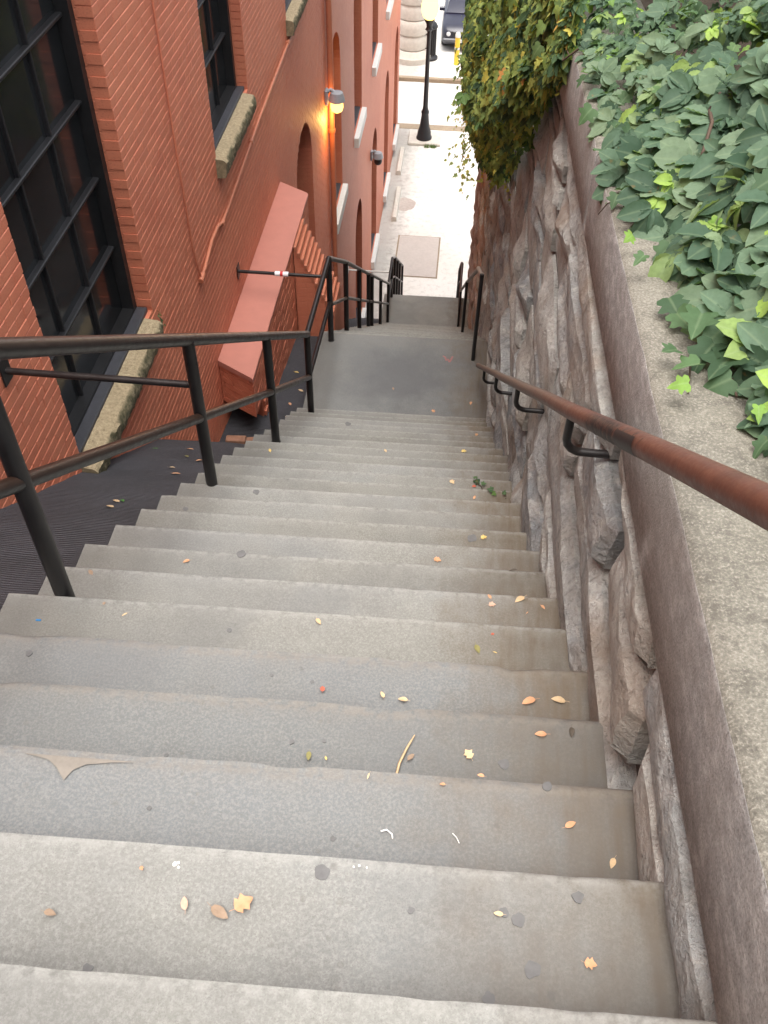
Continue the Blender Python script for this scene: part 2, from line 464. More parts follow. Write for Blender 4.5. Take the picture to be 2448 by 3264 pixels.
M = {}
M['step'] = mat_concrete_step(); M['topping'] = mat_concrete_step(True)
M['brick'] = mat_brick_paint('painted_brick', False)
M['wall'] = mat_brick_paint('painted_brick_wall', True)
M['cap'] = mat_plain('painted_cement_cap', (.43,.165,.122), .6, .08, 8, .15)
M['stone'] = mat_stone('rubble_stone'); M['stone_w'] = mat_stone('orange_tinted_stone', .55)  # second one has orange mixed into its colour, for the far end of the wall
M['mortar'] = mat_plain('dark_joint', (.075,.068,.060), .95, .3, 30, .5, bdist=.01)
M['cop_face'] = mat_coping('coping_face_concrete', True); M['cop_top'] = mat_coping('coping_top_concrete', False)
M['rail'] = mat_rail('worn_black_pipe', .75); M['post'] = mat_rail('black_pipe', .10)
M['rust'] = mat_rust_rail(); M['tar'] = mat_tar(); M['sill'] = mat_sill(); M['glass'] = mat_glass_dark()
M['frame'] = mat_plain('black_window_paint', (.012,.012,.013), .42, .3, 30, .1)
M['muntin'] = mat_plain('grey_black_muntin', (.014,.014,.016), .5, .3, 40, .1)
M['slate'] = mat_plain('dark_painted_sill', (.040,.041,.048), .55, .25, 25, .2)
M['street'] = mat_street()
M['road'] = mat_plain('pale_roadway', (.50,.48,.45), .9, .12, 9, .2)
M['kerb'] = mat_plain('tan_kerb', (.26,.20,.135), .9, .2, 12, .2)
M['soil'] = mat_plain('leaf_litter_soil', (.060,.042,.028), .95, .4, 25, .8, bdist=.02)
M['iron'] = mat_plain('black_cast_iron', (.013,.013,.015), .45, .2, 30, .1)
M['pale'] = mat_plain('pale_sill_paint', (.62,.61,.58), .7, .1, 12, .2)
M['grey'] = mat_plain('grey_lamp_metal', (.26,.27,.29), .45, .1, 20, .05)
M['yellow'] = mat_plain('yellow_paint', (.75,.50,.04), .5, .1, 12, .05)
M['lime'] = mat_plain('pale_limestone', (.52,.48,.42), .9, .15, 8, .4, bdist=.01)
M['conduit'] = mat_plain('painted_conduit', (.42,.145,.080), .45, .12, 25, .05)
M['oldbrick'] = mat_plain('broken_brick', (.19,.095,.06), .95, .5, 14, .6, bdist=.01)
M['grate'] = mat_plain('weathered_steel_plate', (.52,.47,.43), .7, .1, 14, .2)
M['lens'] = mat_emit('lit_amber_lens', (1.0,.50,.10), 1.8)
M['globe'] = mat_emit('lit_globe', (1.0,.58,.16), 1.6)

# ------------------------------------------------------------------ the setting: street, kerbs, soil
T, RI = .28, .1918                      # tread and riser
Y1, Z1 = .4065, -1.4785                 # first nosing in the picture
XL, XR, SK = -1.38, .47, .0203          # sides of the flight, skew of the nosings
ZG = -14.5
def nosing(Y): return Z1 - (Y - Y1) * RI / T
L1Y0, L1Y1 = Y1 + 23 * T, 8.37; ZL1 = Z1 - 24 * RI          # upper landing
L2Z = ZL1 - 29 * RI; L2Y0 = L1Y1 + 28 * T; L2Y1 = 17.58      # lower landing

b = MB(); b.add([(-3,20.5,ZG),(60,20.5,ZG),(60,32.3,ZG),(-3,32.3,ZG)], [(0,1,2,3)])
b.build('plaza_pavement', M['street'], kind='structure', label='pale concrete pavement at the foot of the stairs', smooth=None)
b = MB(); b.add([(-600,-600,ZG-.13),(900,-600,ZG-.13),(900,1500,ZG-.13),(-600,1500,ZG-.13)], [(0,1,2,3)])
b.build('ground', M['road'], kind='structure', label='pale roadway running on to the horizon')
for n, (y0, y1) in enumerate(((32.3, 32.72),)):
    pass
b = MB(); b.cbox(-60, 60, 32.30, 32.72, ZG-.3, ZG+.012, .02)
b.build('kerb', M['kerb'], kind='structure', label='tan stone kerb on the near side of the side road')
b = MB(); b.cbox(-60, 60, 36.75, 36.95, ZG-.3, ZG+.02, .02)
b.build('kerb', M['kerb'], kind='structure', label='tan stone kerb on the far side of the side road')
b = MB(); b.add([(-60,36.95,ZG+.012),(60,36.95,ZG+.012),(60,39.5,ZG+.012),(-60,39.5,ZG+.012)], [(0,1,2,3)])
b.add([(-60,39.5,ZG+.012),(60,39.5,ZG+.012),(60,39.5,ZG-.3),(-60,39.5,ZG-.3)], [(0,1,2,3)])
b.build('traffic_island', M['street'], kind='structure', label='pale paved island between the side road and the main street')

# hillside behind the stone wall
b = MB(); vs_, fs = [], []
ys = np.linspace(-30, 20.3, 80); xs = np.array([.70,.85,1.0,1.3,1.8,2.5,4,7,12,20,40])
def hill(x, y):
    top = -1.42 - .085 * (max(y, -2) - .4)
    return top + max(0, x - .85) * .55 * (1 if x < 5 else .8) + .06 * nz(x * 2, y * 2, 3)
for y in ys:
    for x in xs: vs_.append((x, y, hill(x, y)))
nx = len(xs)
for i in range(len(ys) - 1):
    for j in range(nx - 1): fs.append((i*nx+j, i*nx+j+1, (i+1)*nx+j+1, (i+1)*nx+j))
b.add(vs_, fs)
# cut end of the hill towards the street
e = [(x, 20.3, hill(x, 20.3)) for x in xs]; n0 = len(b.v)
b.v += e + [(x, 20.3, ZG - .5) for x in xs]
for j in range(nx - 1): b.f.append((n0+j, n0+j+1, n0+nx+j+1, n0+nx+j))
b.build('hillside', M['soil'], kind='structure', smooth=60, label='dark soil bank behind the stone wall')

# top landing behind the camera
b = MB(); b.box(-8, 6, -9, -1.35, Z1 + 4.5*RI - .4, Z1 + 4.45*RI)
b.build('upper_pavement', M['street'], kind='structure', label='pavement at the head of the stairs')

# tarred slope between stairs and building
b = MB(); vs_, fs = [], []
def tar_z(x, y):
    if y < 5.25: z = nosing(y) - .17
    elif y < 5.55: z = nosing(5.25) - .17 - (y - 5.25) * 2.3
    elif y < 6.7: z = nosing(5.25) - .86 - (y - 5.55) * .60
    elif y < 9.3: z = nosing(5.25) - 1.55 - (y - 6.7) * .19
    else: z = min(-7.1, nosing_all(y) - .75)
    return z + .025 * nz(x * 1.5, y * 1.3, 9) + .010 * nz(x * 6, y * 5, 2)
def nosing_all(y):
    if y <= L1Y0: return nosing(y)
    if y <= L1Y1: return ZL1
    if y <= L2Y0: return ZL1 - (y - L1Y1) * RI / T
    if y <= L2Y1: return L2Z
    return max(ZG, L2Z - (y - L2Y1) * RI / T)
ys = list(np.linspace(-2, 21.6, 340)); xs = np.linspace(-2.26, -1.36, 12)
for y in ys:
    for x in xs: vs_.append((x, y, tar_z(x, y)))
nx = len(xs)
for i in range(len(ys) - 1):
    for j in range(nx - 1): fs.append((i*nx+j, i*nx+j+1, (i+1)*nx+j+1, (i+1)*nx+j))
b.add(vs_, fs)
b.build('tarred_gutter', M['tar'], kind='structure', smooth=60, label='black tarred slope between the stairs and the brick building')

# ------------------------------------------------------------------ staircase
stairs = empty('staircase', (-.45, 21.4, ZG), 'long worn grey concrete staircase running straight down between wall and building', 'staircase')
def step_mesh(yb, yn, z, depth=.6, rad=.010, wear=.003, seed=0, xl=XL, xr=XR, name='step', dish=.004):
    """tread from yb (back) to yn (nosing) with a worn, slightly wavy arris"""
    b = MB(); nseg = 44
    prof = [(yb, 0), (yb*.5+yn*.5, 0), (yn - rad - .014, 0)]
    for a in (0, 30, 60, 90): prof.append((yn - rad + rad*math.sin(R_(a)), -rad + rad*math.cos(R_(a))))
    prof += [(yn - .001, -.06), (yn - .003, -.14), (yn - .004, -depth), (yb, -depth)]
    vs_, fs = [], []; n = len(prof)
    for i in range(nseg + 1):
        x = xl + (xr - xl) * i / nseg
        chip = max(0, nz(x * 9, seed * 3.1, 5) - .25) * wear * 5
        wav = nz(x * 2.3, seed * 1.7, 1) * wear + nz(x * 14, seed, 4) * wear * .5
        mid = math.exp(-((x + .35) / .5) ** 2) * dish
        for k, (y, dz) in enumerate(prof):
            top = 2 <= k <= 6
            zz = z + dz - (mid if k in (1, 2, 3, 4) else 0)
            yy = y + SK * x
            if top: yy += wav - chip; zz -= chip * .8 if k < 6 else 0
            if k in (7, 8): yy += wav * .6
            vs_.append((x, yy, zz + .0015 * nz(x * 5, y * 5, seed)))
    for i in range(nseg):
        for k in range(n):
            k2 = (k + 1) % n; fs.append((i*n+k, i*n+k2, (i+1)*n+k2, (i+1)*n+k))
    fs.append(tuple(range(n))); fs.append(tuple(reversed([nseg*n + k for k in range(n)])))
    b.add(vs_, fs); b.wear = [1.0 if 3 <= (i % n) <= 6 else (.55 if i % n in (2, 7) else 0.0) for i in range(len(vs_))]
    return b
STEPS = {}; SURF = {}
def add_step(k, yb, yn, z, name='step', **kw):
    rr = random.Random(k * 13 + 5)
    j = rr.uniform(-.012, .012)
    z += rr.uniform(-.003, .003); SURF[k] = z
    sm = step_mesh(yb + .0015, yn, z, seed=k, xl=XL + j, xr=XR + .06, **kw)
    o = sm.build(name, M['topping' if k in (3, 4, 5, 25) else 'step'], stairs, smooth=35)
    at = o.data.attributes.new('wear', 'FLOAT', 'POINT'); at.data.foreach_set('value', sm.wear)
    STEPS[k] = o
    return o
for k in range(-4, 24 + 1):
    yn = Y1 + (k - 1) * T; z = Z1 - (k - 1) * RI
    worn = k in (3, 4, 5)
    add_step(k, yn - T, yn, z, rad=.022 if worn else random.uniform(.008, .013), wear=.0042 if worn else random.uniform(.0012, .0028), dish=.012 if worn else .005)
add_step(25, L1Y0, L1Y1, ZL1, 'landing', wear=.004, dish=.0)
for i in range(28):
    add_step(26 + i, L1Y1 + i * T, L1Y1 + (i + 1) * T, ZL1 - (i + 1) * RI)
add_step(54, L2Y0, L2Y1, L2Z, 'landing', dish=.0)
for i in range(14):
    add_step(55 + i, L2Y1 + i * T, L2Y1 + (i + 1) * T, L2Z - (i + 1) * RI)

# ------------------------------------------------------------------ stone retaining wall on the right
def cop_top(y): return -1.165 - .088 * (y - .2)
def cop_low(y): return cop_top(y) - .30
wall = empty('stone_wall', (.6, 9, ZG), 'rough grey rubble stone retaining wall with a concrete coping beside the stairs', 'wall')
WE = 20.2                               # the wall ends here
# backing of the joints
b = MB(); vs_, fs = [], []
ysb = np.linspace(-1.6, WE, 60)
for y in ysb:
    top, bot = cop_low(y) - .01, nosing_all(y) - .9
    vs_ += [(.545, y, top), (.545, y, bot), (.95, y, bot), (.95, y, top)]
for i in range(len(ysb) - 1):
    for k in range(4):
        k2 = (k + 1) % 4; fs.append((i*4+k, i*4+k2, (i+1)*4+k2, (i+1)*4+k))
fs.append((0,1,2,3)); fs.append(tuple(len(vs_) - 4 + k for k in (3,2,1,0)))
b.add(vs_, fs); b.build('mortar_core', M['mortar'], wall)
# coping: a long cast beam in three lengths
for (y0, y1) in ((-1.6, 3.05), (3.062, 9.2), (9.212, WE)):
    for nm, mt, sect in (('coping_face', M['cop_face'], 0), ('coping', M['cop_top'], 1)):
        b = MB(); vs_, fs = [], []
        n = int((y1 - y0) / .06)
        for i in range(n + 1):
            y = y0 + (y1 - y0) * i / n; t_, l_ = cop_top(y), cop_low(y)
            w = .003 * nz(y * 7, 1, 1)
            if sect == 0:
                pr = [(.474 + w, t_ - .010 + w), (.470 + w*.5, t_ - .022), (.470, (t_ + l_) / 2), (.474 + w, l_ + .01), (.484, l_), (.56, l_), (.56, t_ - .010)]
            else:
                pr = [(.4745 + w, t_ - .0095 + w), (.484 + w, t_ - .0005 + w*.3), (.53, t_), (.66, t_ + .002), (.87, t_), (.88, t_ - .02), (.88, l_), (.5605, l_), (.5605, t_ - .0095)]
            vs_ += [(x, y, z) for x, z in pr]
        m_ = len(pr)
        for i in range(n):
            for k in range(m_):
                k2 = (k + 1) % m_; fs.append((i*m_+k, i*m_+k2, (i+1)*m_+k2, (i+1)*m_+k))
        fs.append(tuple(range(m_))); fs.append(tuple(len(vs_) - m_ + k for k in reversed(range(m_))))
        b.add(vs_, fs); b.build(nm, mt, wall, smooth=45)
# the stones: uneven courses along the wall, every stone its own rough-faced block
def stone(y0, y1, z0, z1, seed, nu, nv, warm):
    """y along wall, z up; corners jittered, face displaced and hollowed towards the joints"""
    rr = random.Random(seed)
    jy, jz = min(.07, (y1 - y0) * .16), min(.05, (z1 - z0) * .24)
    C = [[y0 + rr.uniform(0, jy), z0 + rr.uniform(0, jz)], [y1 - rr.uniform(0, jy), z0 + rr.uniform(0, jz)],
         [y1 - rr.uniform(0, jy), z1 - rr.uniform(0, jz)], [y0 + rr.uniform(0, jy), z1 - rr.uniform(0, jz)]]
    proud = rr.uniform(.02, .058)
    if y0 < 2.4: proud = rr.uniform(.032, .048)
    amp_ = .45 if y0 < 2.4 else 1.0
    planes = [(rr.uniform(.0, .02), 0, 0)] + [(rr.uniform(-.015, .022), rr.uniform(-.15, .15) * amp_, rr.uniform(-.15, .15) * amp_) for _ in range(5)]
    b = MB(); vs_, fs = [], []
    for j in range(nv + 1):
        for i in range(nu + 1):
            u, v = i / nu, j / nv
            y = (C[0][0]*(1-u)+C[1][0]*u)*(1-v) + (C[3][0]*(1-u)+C[2][0]*u)*v
            z = (C[0][1]*(1-u)+C[1][1]*u)*(1-v) + (C[3][1]*(1-u)+C[2][1]*u)*v
            edge = i in (0, nu) or j in (0, nv)
            cut = max(a + p*(u-.5)*min(1.4, (y1-y0)*2) + q*(v-.5)*min(1.2, (z1-z0)*4) for a, p, q in planes)
            e = min(u*(y1-y0), (1-u)*(y1-y0), v*(z1-z0), (1-v)*(z1-z0))
            bul = min(1, (e + .004) / .022) ** .7
            rough = .010 * nz(y * 9 + seed, z * 11, 1) + .010 * nz(y * 3, z * 6, seed) + .005 * nz(y * 30, z * 30, seed)
            x = .500 - (proud - cut * (.45 if y0 < 2.4 else 1.1) + rough) * bul
            x = min(max(x, .405), .515)
            if edge: y += .012 * nz(y * 13, z * 13, seed) ; z += .012 * nz(y * 13, z * 13, seed + 9); x += .012
            vs_.append((x, y, z))
    W_ = nu + 1
    for j in range(nv):
        for i in range(nu): fs.append((j*W_+i, (j+1)*W_+i, (j+1)*W_+i+1, j*W_+i+1))
    ring = [i for i in range(W_)] + [j*W_+nu for j in range(1, nv+1)] + [nv*W_+i for i in range(nu-1, -1, -1)] + [j*W_ for j in range(nv-1, 0, -1)]
    n0 = len(vs_)
    for r in ring: x, y, z = vs_[r]; vs_.append((.58, y, z))
    L = len(ring)
    for q in range(L): fs.append((ring[q], ring[(q+1) % L], n0 + (q+1) % L, n0 + q))
    b.add(vs_, fs)
    return b
sidx = 0
row = 0; off = 0.0
rr = random.Random(21)
while off < 10.6:
    h = rr.uniform(.14, .46) if off < 4.5 else rr.uniform(.26, .46)
    if row == 0: h = .16
    y = -1.4 + rr.uniform(0, .4)
    while y < WE - .05:
        near = off < 4.5 and y < 9
        L = rr.uniform(.45, 1.7) if near else rr.uniform(.6, 1.5)
        y2 = min(y + L, WE)
        if WE - y2 < .3: y2 = WE
        ym = (y + y2) / 2
        zt, zb = cop_low(ym) - .012 - off, cop_low(ym) - .012 - off - h
        lowest = nosing_all(y2)           # stairs are lower at the far end
        if zt > lowest - .05 and (ym > 9 or any(inview((.47, q_, (zt+zb)/2), 350) for q_ in (y, ym, y2, (y+ym)/2, (ym+y2)/2))):
            if not (ym > 9 and zb > -.9 - .30 * ym):   # hidden behind the ivy
                zz = max(zb, lowest - .3)
                if zt - zz > .05:
                    split = near and h > .24 and rr.random() < .25
                    for (za, zc) in (((zz, zt),) if not split or zt - zz < .2 else ((zz, (zz+zt)/2 - .004), ((zz+zt)/2 + .004, zt))):
                        big = (y2 - y) * (zc - za)
                        nu, nv = (18, 9) if near and ym < 5 else ((10, 7) if near else (6, 5))
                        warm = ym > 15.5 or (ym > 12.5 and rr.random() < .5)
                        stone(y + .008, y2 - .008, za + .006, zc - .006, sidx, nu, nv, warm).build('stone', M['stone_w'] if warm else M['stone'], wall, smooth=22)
                        sidx += 1
        y = y2
    off += h; row += 1
NSTONE = sidx

# ------------------------------------------------------------------ brick building on the left
FX = -2.2                                 # face of the brickwork
CR = .0672                                # course height
building = empty('brick_building', (-6.5, 16, ZG), 'tall red painted brick building with dark windows along the left of the stairs', 'building')
BY0, BY1, BTOP = -3.0, 32.3, 2.6
REV = .10                                 # depth of the brick reveal
# openings: (y0, y1, sill z, spring z, arch rise)
def op(yc, w, zb, zt, rise): return (yc - w/2, yc + w/2, zb, zt, rise)
ROW1 = [op(4.815, 1.67, -4.03, -1.20, .35), op(8.70, 1.52, -3.93, -1.15, .35), op(12.58, 1.5, -4.05, -1.2, .35)] + [op(y, 1.5, -4.05, -1.2, .35) for y in (16.2, 19.75, 23.5, 27.3, 30.85)]
ROW2 = [op(y, 1.42, -8.75, -6.35, .62) for y in (12.62, 16.15, 19.7, 23.5, 27.3, 30.85)]
ROW3 = [op(y, 1.42, -14.05, -11.35, .72) for y in (19.7, 23.5, 27.3, 30.85)]
OPS = ROW1 + ROW2 + ROW3
def arch_half(o, z):
    """half width of the opening at height z, or 0"""
    y0, y1, zb, zs, rise = o; hw = (y1 - y0) / 2
    if z < zb or z > zs + rise: return 0
    if z <= zs: return hw
    return hw * math.sqrt(max(0, 1 - ((z - zs) / rise) ** 2))
# wall core: front sheet with real openings, built as strips; returns into each opening
b = MB()
CX = FX - .0042
OPS_LAID = OPS; OPS = [(o[0] - .007, o[1] + .007) + o[2:] for o in OPS]
cols = sorted(set([BY0, BY1] + [o[0] for o in OPS] + [o[1] for o in OPS]))
def quad(y0, y1, z0, z1):
    b.add([(CX,y0,z0),(CX,y1,z0),(CX,y1,z1),(CX,y0,z1)], [(0,1,2,3)])
zlow = ZG - .3
for a, c in zip(cols[:-1], cols[1:]):
    mid = (a + c) / 2
    inside = sorted([o for o in OPS if o[0] - 1e-6 <= a and c <= o[1] + 1e-6], key=lambda o: o[2])
    if not inside: quad(a, c, zlow, BTOP); continue
    NSEG = 14
    full = all(abs(o[0]-a) < 1e-6 and abs(o[1]-c) < 1e-6 for o in inside)
    z = zlow
    for o in inside:
        quad(a, c, z, o[2]); 
        yc, hw = (o[0]+o[1])/2, (o[1]-o[0])/2
        ztop = o[3] + o[4] + .12
        def za(y): return o[3] + o[4] * math.sqrt(max(0, 1 - ((y - yc) / hw) ** 2))
        for i in range(NSEG):
            ya, yb_ = a + (c-a)*i/NSEG, a + (c-a)*(i+1)/NSEG
            b.add([(CX,ya,za(ya)),(CX,yb_,za(yb_)),(CX,yb_,ztop),(CX,ya,ztop)], [(0,1,2,3)])
        z = ztop
    quad(a, c, z, BTOP)
OPS = OPS_LAID
# reveals
for o in OPS:
    yc, hw = (o[0]+o[1])/2, (o[1]-o[0])/2 + .007
    o = (o[0] - .007, o[1] + .007) + o[2:]
    ring = [(o[0], o[2]), (o[0], o[3])] + [(yc - hw*math.cos(math.pi*i/14), o[3] + o[4]*math.sin(math.pi*i/14)) for i in range(1, 14)] + [(o[1], o[3]), (o[1], o[2])]
    D = .42
    vs_ = [(CX, y, z) for y, z in ring] + [(CX - D, y, z) for y, z in ring]; n = len(ring)
    b.add(vs_, [(i, (i+1) % n, n + (i+1) % n, n + i) for i in range(n)])
# other sides and roof
b.add([(CX,BY1,zlow),(-14,BY1,zlow),(-14,BY1,BTOP),(CX,BY1,BTOP)], [(0,1,2,3)])
b.add([(CX,BY0,zlow),(-14,BY0,zlow),(-14,BY0,BTOP),(CX,BY0,BTOP)], [(0,1,2,3)])
b.add([(-14,BY0,zlow),(-14,BY1,zlow),(-14,BY1,BTOP),(-14,BY0,BTOP)], [(0,1,2,3)])
b.add([(CX,BY0,BTOP),(CX,BY1,BTOP),(-14,BY1,BTOP),(-14,BY0,BTOP)], [(0,1,2,3)])
b.build('wall', M['wall'], building, fix=False)
b = MB(); b.cbox(-14.1, FX + .12, BY0 - .1, BY1 + .1, BTOP + .004, BTOP + .35, .03); b.build('parapet', M['wall'], building)

# bricks, laid course by course in the part of the wall that shows them
BL, JT, HJ = .205, .008, .0045
def brick_mesh(L, dx=.10):
    """chamfered stretcher, face at x = 0, centred on y and z"""
    b = MB(); c = .0035; hy, hz = L/2, (CR - JT)/2
    vs_ = [(-c, -hy, -hz), (-c, hy, -hz), (-c, hy, hz), (-c, -hy, hz), (0, -hy+c, -hz+c), (0, hy-c, -hz+c), (0, hy-c, hz-c), (0, -hy+c, hz-c),
           (-dx, -hy, -hz), (-dx, hy, -hz), (-dx, hy, hz), (-dx, -hy, hz)]
    fs = [(4,5,6,7), (0,1,5,4), (1,2,6,5), (2,3,7,6), (3,0,4,7), (8,9,1,0), (9,10,2,1), (10,11,3,2), (11,8,0,3)]
    b.add(vs_, fs); return b
BRICKS = []                               # (ymid, zmid, length, end brick?)
y_lo, y_hi = 2.2, 15.0
k0, k1 = int(-11.4 / CR), int(-1.0 / CR)
for k in range(k0, k1):
    z = k * CR
    spans = [(y_lo, y_hi)]
    for o in OPS:
        hw = max(arch_half(o, z), arch_half(o, z + CR*.45)) if o[2] - CR*.5 < z < o[3] + o[4] + CR*.5 else 0
        if hw <= 0: continue
        a, c = (o[0]+o[1])/2 - hw, (o[0]+o[1])/2 + hw
        ns = []
        for s0, s1 in spans:
            if c <= s0 or a >= s1: ns.append((s0, s1)); continue
            if a > s0: ns.append((s0, a))
            if c < s1: ns.append((c, s1))
        spans = ns
    header = k % 7 == 0
    unit = (.100 if header else BL) + HJ
    for s0, s1 in spans:
        ph = (unit * .5 if k % 2 else 0.0)
        y = math.floor((s0 - ph) / unit) * unit + ph
        while y < s1:
            a, c = max(y, s0 if s0 > y_lo else s0), min(y + unit - HJ, s1)
            if c - a > .025:
                ends = abs(a - s0) < 1e-6 and s0 > y_lo or abs(c - s1) < 1e-6 and s1 < y_hi
                ym = (a + c)/2
                if z > tar_z(-2.2, ym) - .15 and inview((FX, ym, z), 60):
                    BRICKS.append((ym, z, c - a, ends))
            y += unit
def bsize(q):
    p = project((FX, q[0], q[1])); return 1 / p[2] if 0 < p[0] < 2448 and 0 < p[1] < 3264 else 0
full = [q for q in BRICKS if abs(q[2] - BL) < .002]
full.sort(key=bsize, reverse=True)
chosen = set(id(q) for q in full[:300])
bm_full = brick_mesh(BL).mesh('brick', Vector((0, 0, G))); fix_normals(bm_full); bm_full.materials.append(M['brick'])
rb = random.Random(4)
for q in full[:300]:
    inst('brick', bm_full, building, (FX + rb.uniform(-.0015, .001), q[0], q[1]), rot=(rb.uniform(-.004, .004), rb.uniform(-.010, .010), rb.uniform(-.006, .006)))
rest = MB()
for q in BRICKS:
    if id(q) in chosen: continue
    src = brick_mesh(q[2]); dx = rb.uniform(-.0015, .001)
    rest.add([(FX + x + dx, q[0] + y, q[1] + z) for x, y, z in src.v], src.f)
rest.build('brickwork', M['brick'], building, kind='stuff')

# windows
def window(o, idx, stone_sill, near, rev=REV):
    y0, y1, zb, zs, rise = o; yc, hw = (y0+y1)/2, (y1-y0)/2
    fx = FX - rev - .012                   # front of the frame
    fw = .075
    def ring(inset, zlow_):
        h = hw - inset; r = max(.05, rise - inset)
        return [(yc - h, zlow_), (yc - h, zs)] + [(yc - h*math.cos(math.pi*i/14), zs + r*math.sin(math.pi*i/14)) for i in range(1, 14)] + [(yc + h, zs), (yc + h, zlow_)]
    A, B = ring(.012, zb + .02), ring(fw, zb + fw * .8)
    n = len(A); b = MB()
    vs_ = [(fx, *p) for p in A] + [(fx, *p) for p in B] + [(fx - .14, *p) for p in A] + [(fx - .14, *p) for p in B]
    fs = []
    for i in range(n):
        j = (i + 1) % n
        fs += [(i, j, n+j, n+i), (n+i, n+j, 3*n+j, 3*n+i), (i, 2*n+i, 2*n+j, j), (2*n+i, 3*n+i, 3*n+j, 2*n+j)]
    b.add(vs_, fs)
    if near:  # second, slimmer frame behind
        b.box(fx - .16, fx - .10, yc - hw + fw - .03, yc - hw + fw + .02, zb + fw*.8, zs)
        b.box(fx - .16, fx - .10, yc + hw - fw - .02, yc + hw - fw + .03, zb + fw*.8, zs)
    wdo = b.build('window', M['frame'], building, origin=(fx, yc, zb))
    gx = fx - .085
    pw, ph = (.50, .50) if near else (.45, .6)
    zg0 = zb + fw * .8
    top_ = zs + rise - fw
    ncol = max(2, round((2*hw - 2*fw) / pw)); pw = (2*hw - 2*fw) / ncol
    nrow = max(2, round((top_ - zg0) / ph)); ph = (top_ - zg0) / nrow
    for i in range(ncol):
        for j in range(nrow):
            ya, za_ = yc - hw + fw + i*pw, zg0 + j*ph
            b = MB(); b.box(gx - .008, gx, ya + .002, ya + pw - .002, za_ + .002, za_ + ph - .002)
            ob = b.build('pane', M['glass'], wdo)
    for i in range(1, ncol):
        yy = yc - hw + fw + i*pw
        b = MB(); b.cbox(gx - .012, gx + .028, yy - .008, yy + .008, zg0, top_, .005); b.build('muntin', M['muntin'], wdo)
    for j in range(1, nrow):
        zz = zg0 + j*ph
        b = MB(); b.cbox(gx - .010, gx + .040, yc - hw + fw - .02, yc + hw - fw + .02, zz - .012, zz + .012, .005); b.build('muntin', M['muntin'], wdo)
    # sills: dark inner slab, weathered stone outside
    b = MB(); b.cbox(fx - .02, FX - .035, y0 + .004, y1 - .004, zb - .02, zb + .035, .006); b.build('inner_sill', M['slate'], wdo)
    sx = FX + (.098 if near else .10)
    if stone_sill:
        b = MB(); nn = 70; vs_, fs = [], []
        ya, yb_ = y0 - .04, y1 - .11
        prof = [(FX - .034, .012), (FX + .02, .006), (FX + .07, 0), (sx - .015, -.008), (sx, -.03), (sx + .004, -.08), (sx - .004, -.13), (sx - .02, -.17), (FX - .02, -.175)]
        for i in range(nn + 1):
            y = ya + (yb_ - ya) * i / nn
            for q, (x, dz) in enumerate(prof):
                w = .016 * nz(y * 9, q * 1.3, idx) + .012 * nz(y * 26, q * 2, idx) if 4 <= q <= 7 else .003 * nz(y * 20, q, idx)
                vs_.append((x + w, y, zb + dz - .004 + (w * .5 if q in (3, 4) else 0)))
        m_ = len(prof)
        for i in range(nn):
            for q in range(m_):
                q2 = (q + 1) % m_; fs.append((i*m_+q, i*m_+q2, (i+1)*m_+q2, (i+1)*m_+q))
        fs.append(tuple(range(m_))); fs.append(tuple(nn*m_ + q for q in reversed(range(m_))))
        b.add(vs_, fs); b.build('sill', M['sill'], wdo, smooth=40)
    else:
        b = MB(); b.cbox(FX - .034, sx, y0 - .08, y1 + .08, zb - .22, zb - .004, .012); b.build('sill', M['pale'], wdo)
for i, o in enumerate(ROW1): window(o, i, True, i < 3)
for i, o in enumerate(ROW2): window(o, i + 10, False, False, .34)
for i, o in enumerate(ROW3): window(o, i + 20, False, False, .34)

# masonry block against the building with a smooth cement cap, and the stepped wing wall beside it
BKY0, BKY1, BKX, BKZ = 7.10, 10.75, -1.815, -5.60
b = MB(); b.box(FX - .005, BKX - .01, BKY0 + .01, BKY1 - .01, -6.10, BKZ - .06); b.box(FX - .004, BKX - .03, BKY0 + .40, BKY1 - .02, -8.3, -6.1005)
b.v = [(x, y - .6*(x - FX), z) for x, y, z in b.v]
block = b.build('buttress_core', M['wall'], building)
bb = MB(); rb2 = random.Random(9)
nb = 0
for k in range(int(-8.2/CR), int((BKZ - .06)/CR)):
    low = k*CR + CR/2 < -6.09
    z = k*CR + CR/2
    # side face
    y = BKY0 + (.105 if k % 2 else 0) + (.42 if low else 0)
    if k % 2 and not low: bb.box(BKX - .03, BKX + rb2.uniform(-.003, .002), BKY0 + .003, BKY0 + .1, z - (CR-JT)/2, z + (CR-JT)/2)
    while y < BKY1 - .02:
        y2 = min(y + BL, BKY1)
        bb.box(BKX - .03, BKX + rb2.uniform(-.003, .002), y + .002, y2, z - (CR-JT)/2, z + (CR-JT)/2)
        y = y2 + JT
    # end face towards the camera
    if low: continue
    x = BKX - .035 - (.0 if k % 2 else .105)
    bb.box(x, BKX - .0345, BKY0 + rb2.uniform(-.002, .003), BKY0 + .03, z - (CR-JT)/2, z + (CR-JT)/2) if not k % 2 else None
    while x > FX + .02:
        x2 = max(x - BL, FX + .002)
        bb.box(x2 + JT, x, BKY0 + rb2.uniform(-.002, .003), BKY0 + .03, z - (CR-JT)/2, z + (CR-JT)/2)
        x = x2
bb.v = [(x, y - .6*(x - FX), z) for x, y, z in bb.v]
bb.build('buttress_brickwork', M['brick'], building, kind='stuff')
b = MB(); vs_, fs = [], []
nn = 60
for i in range(nn + 1):
    y = BKY0 - .012 + (BKY1 + .01 - BKY0 + .012) * i / nn
    w = .003 * nz(y * 6, 3, 3)
    jag = .012 * nz(i * 3.3, 1, 7) if i == 0 else 0
    vs_ += [(FX + .002, y, BKZ + .01), (BKX - .01 + w, y, BKZ), (BKX + .008 + w, y, BKZ - .012), (BKX + .008 + w, y, BKZ - .05 + w), (FX + .002, y, BKZ - .055)]
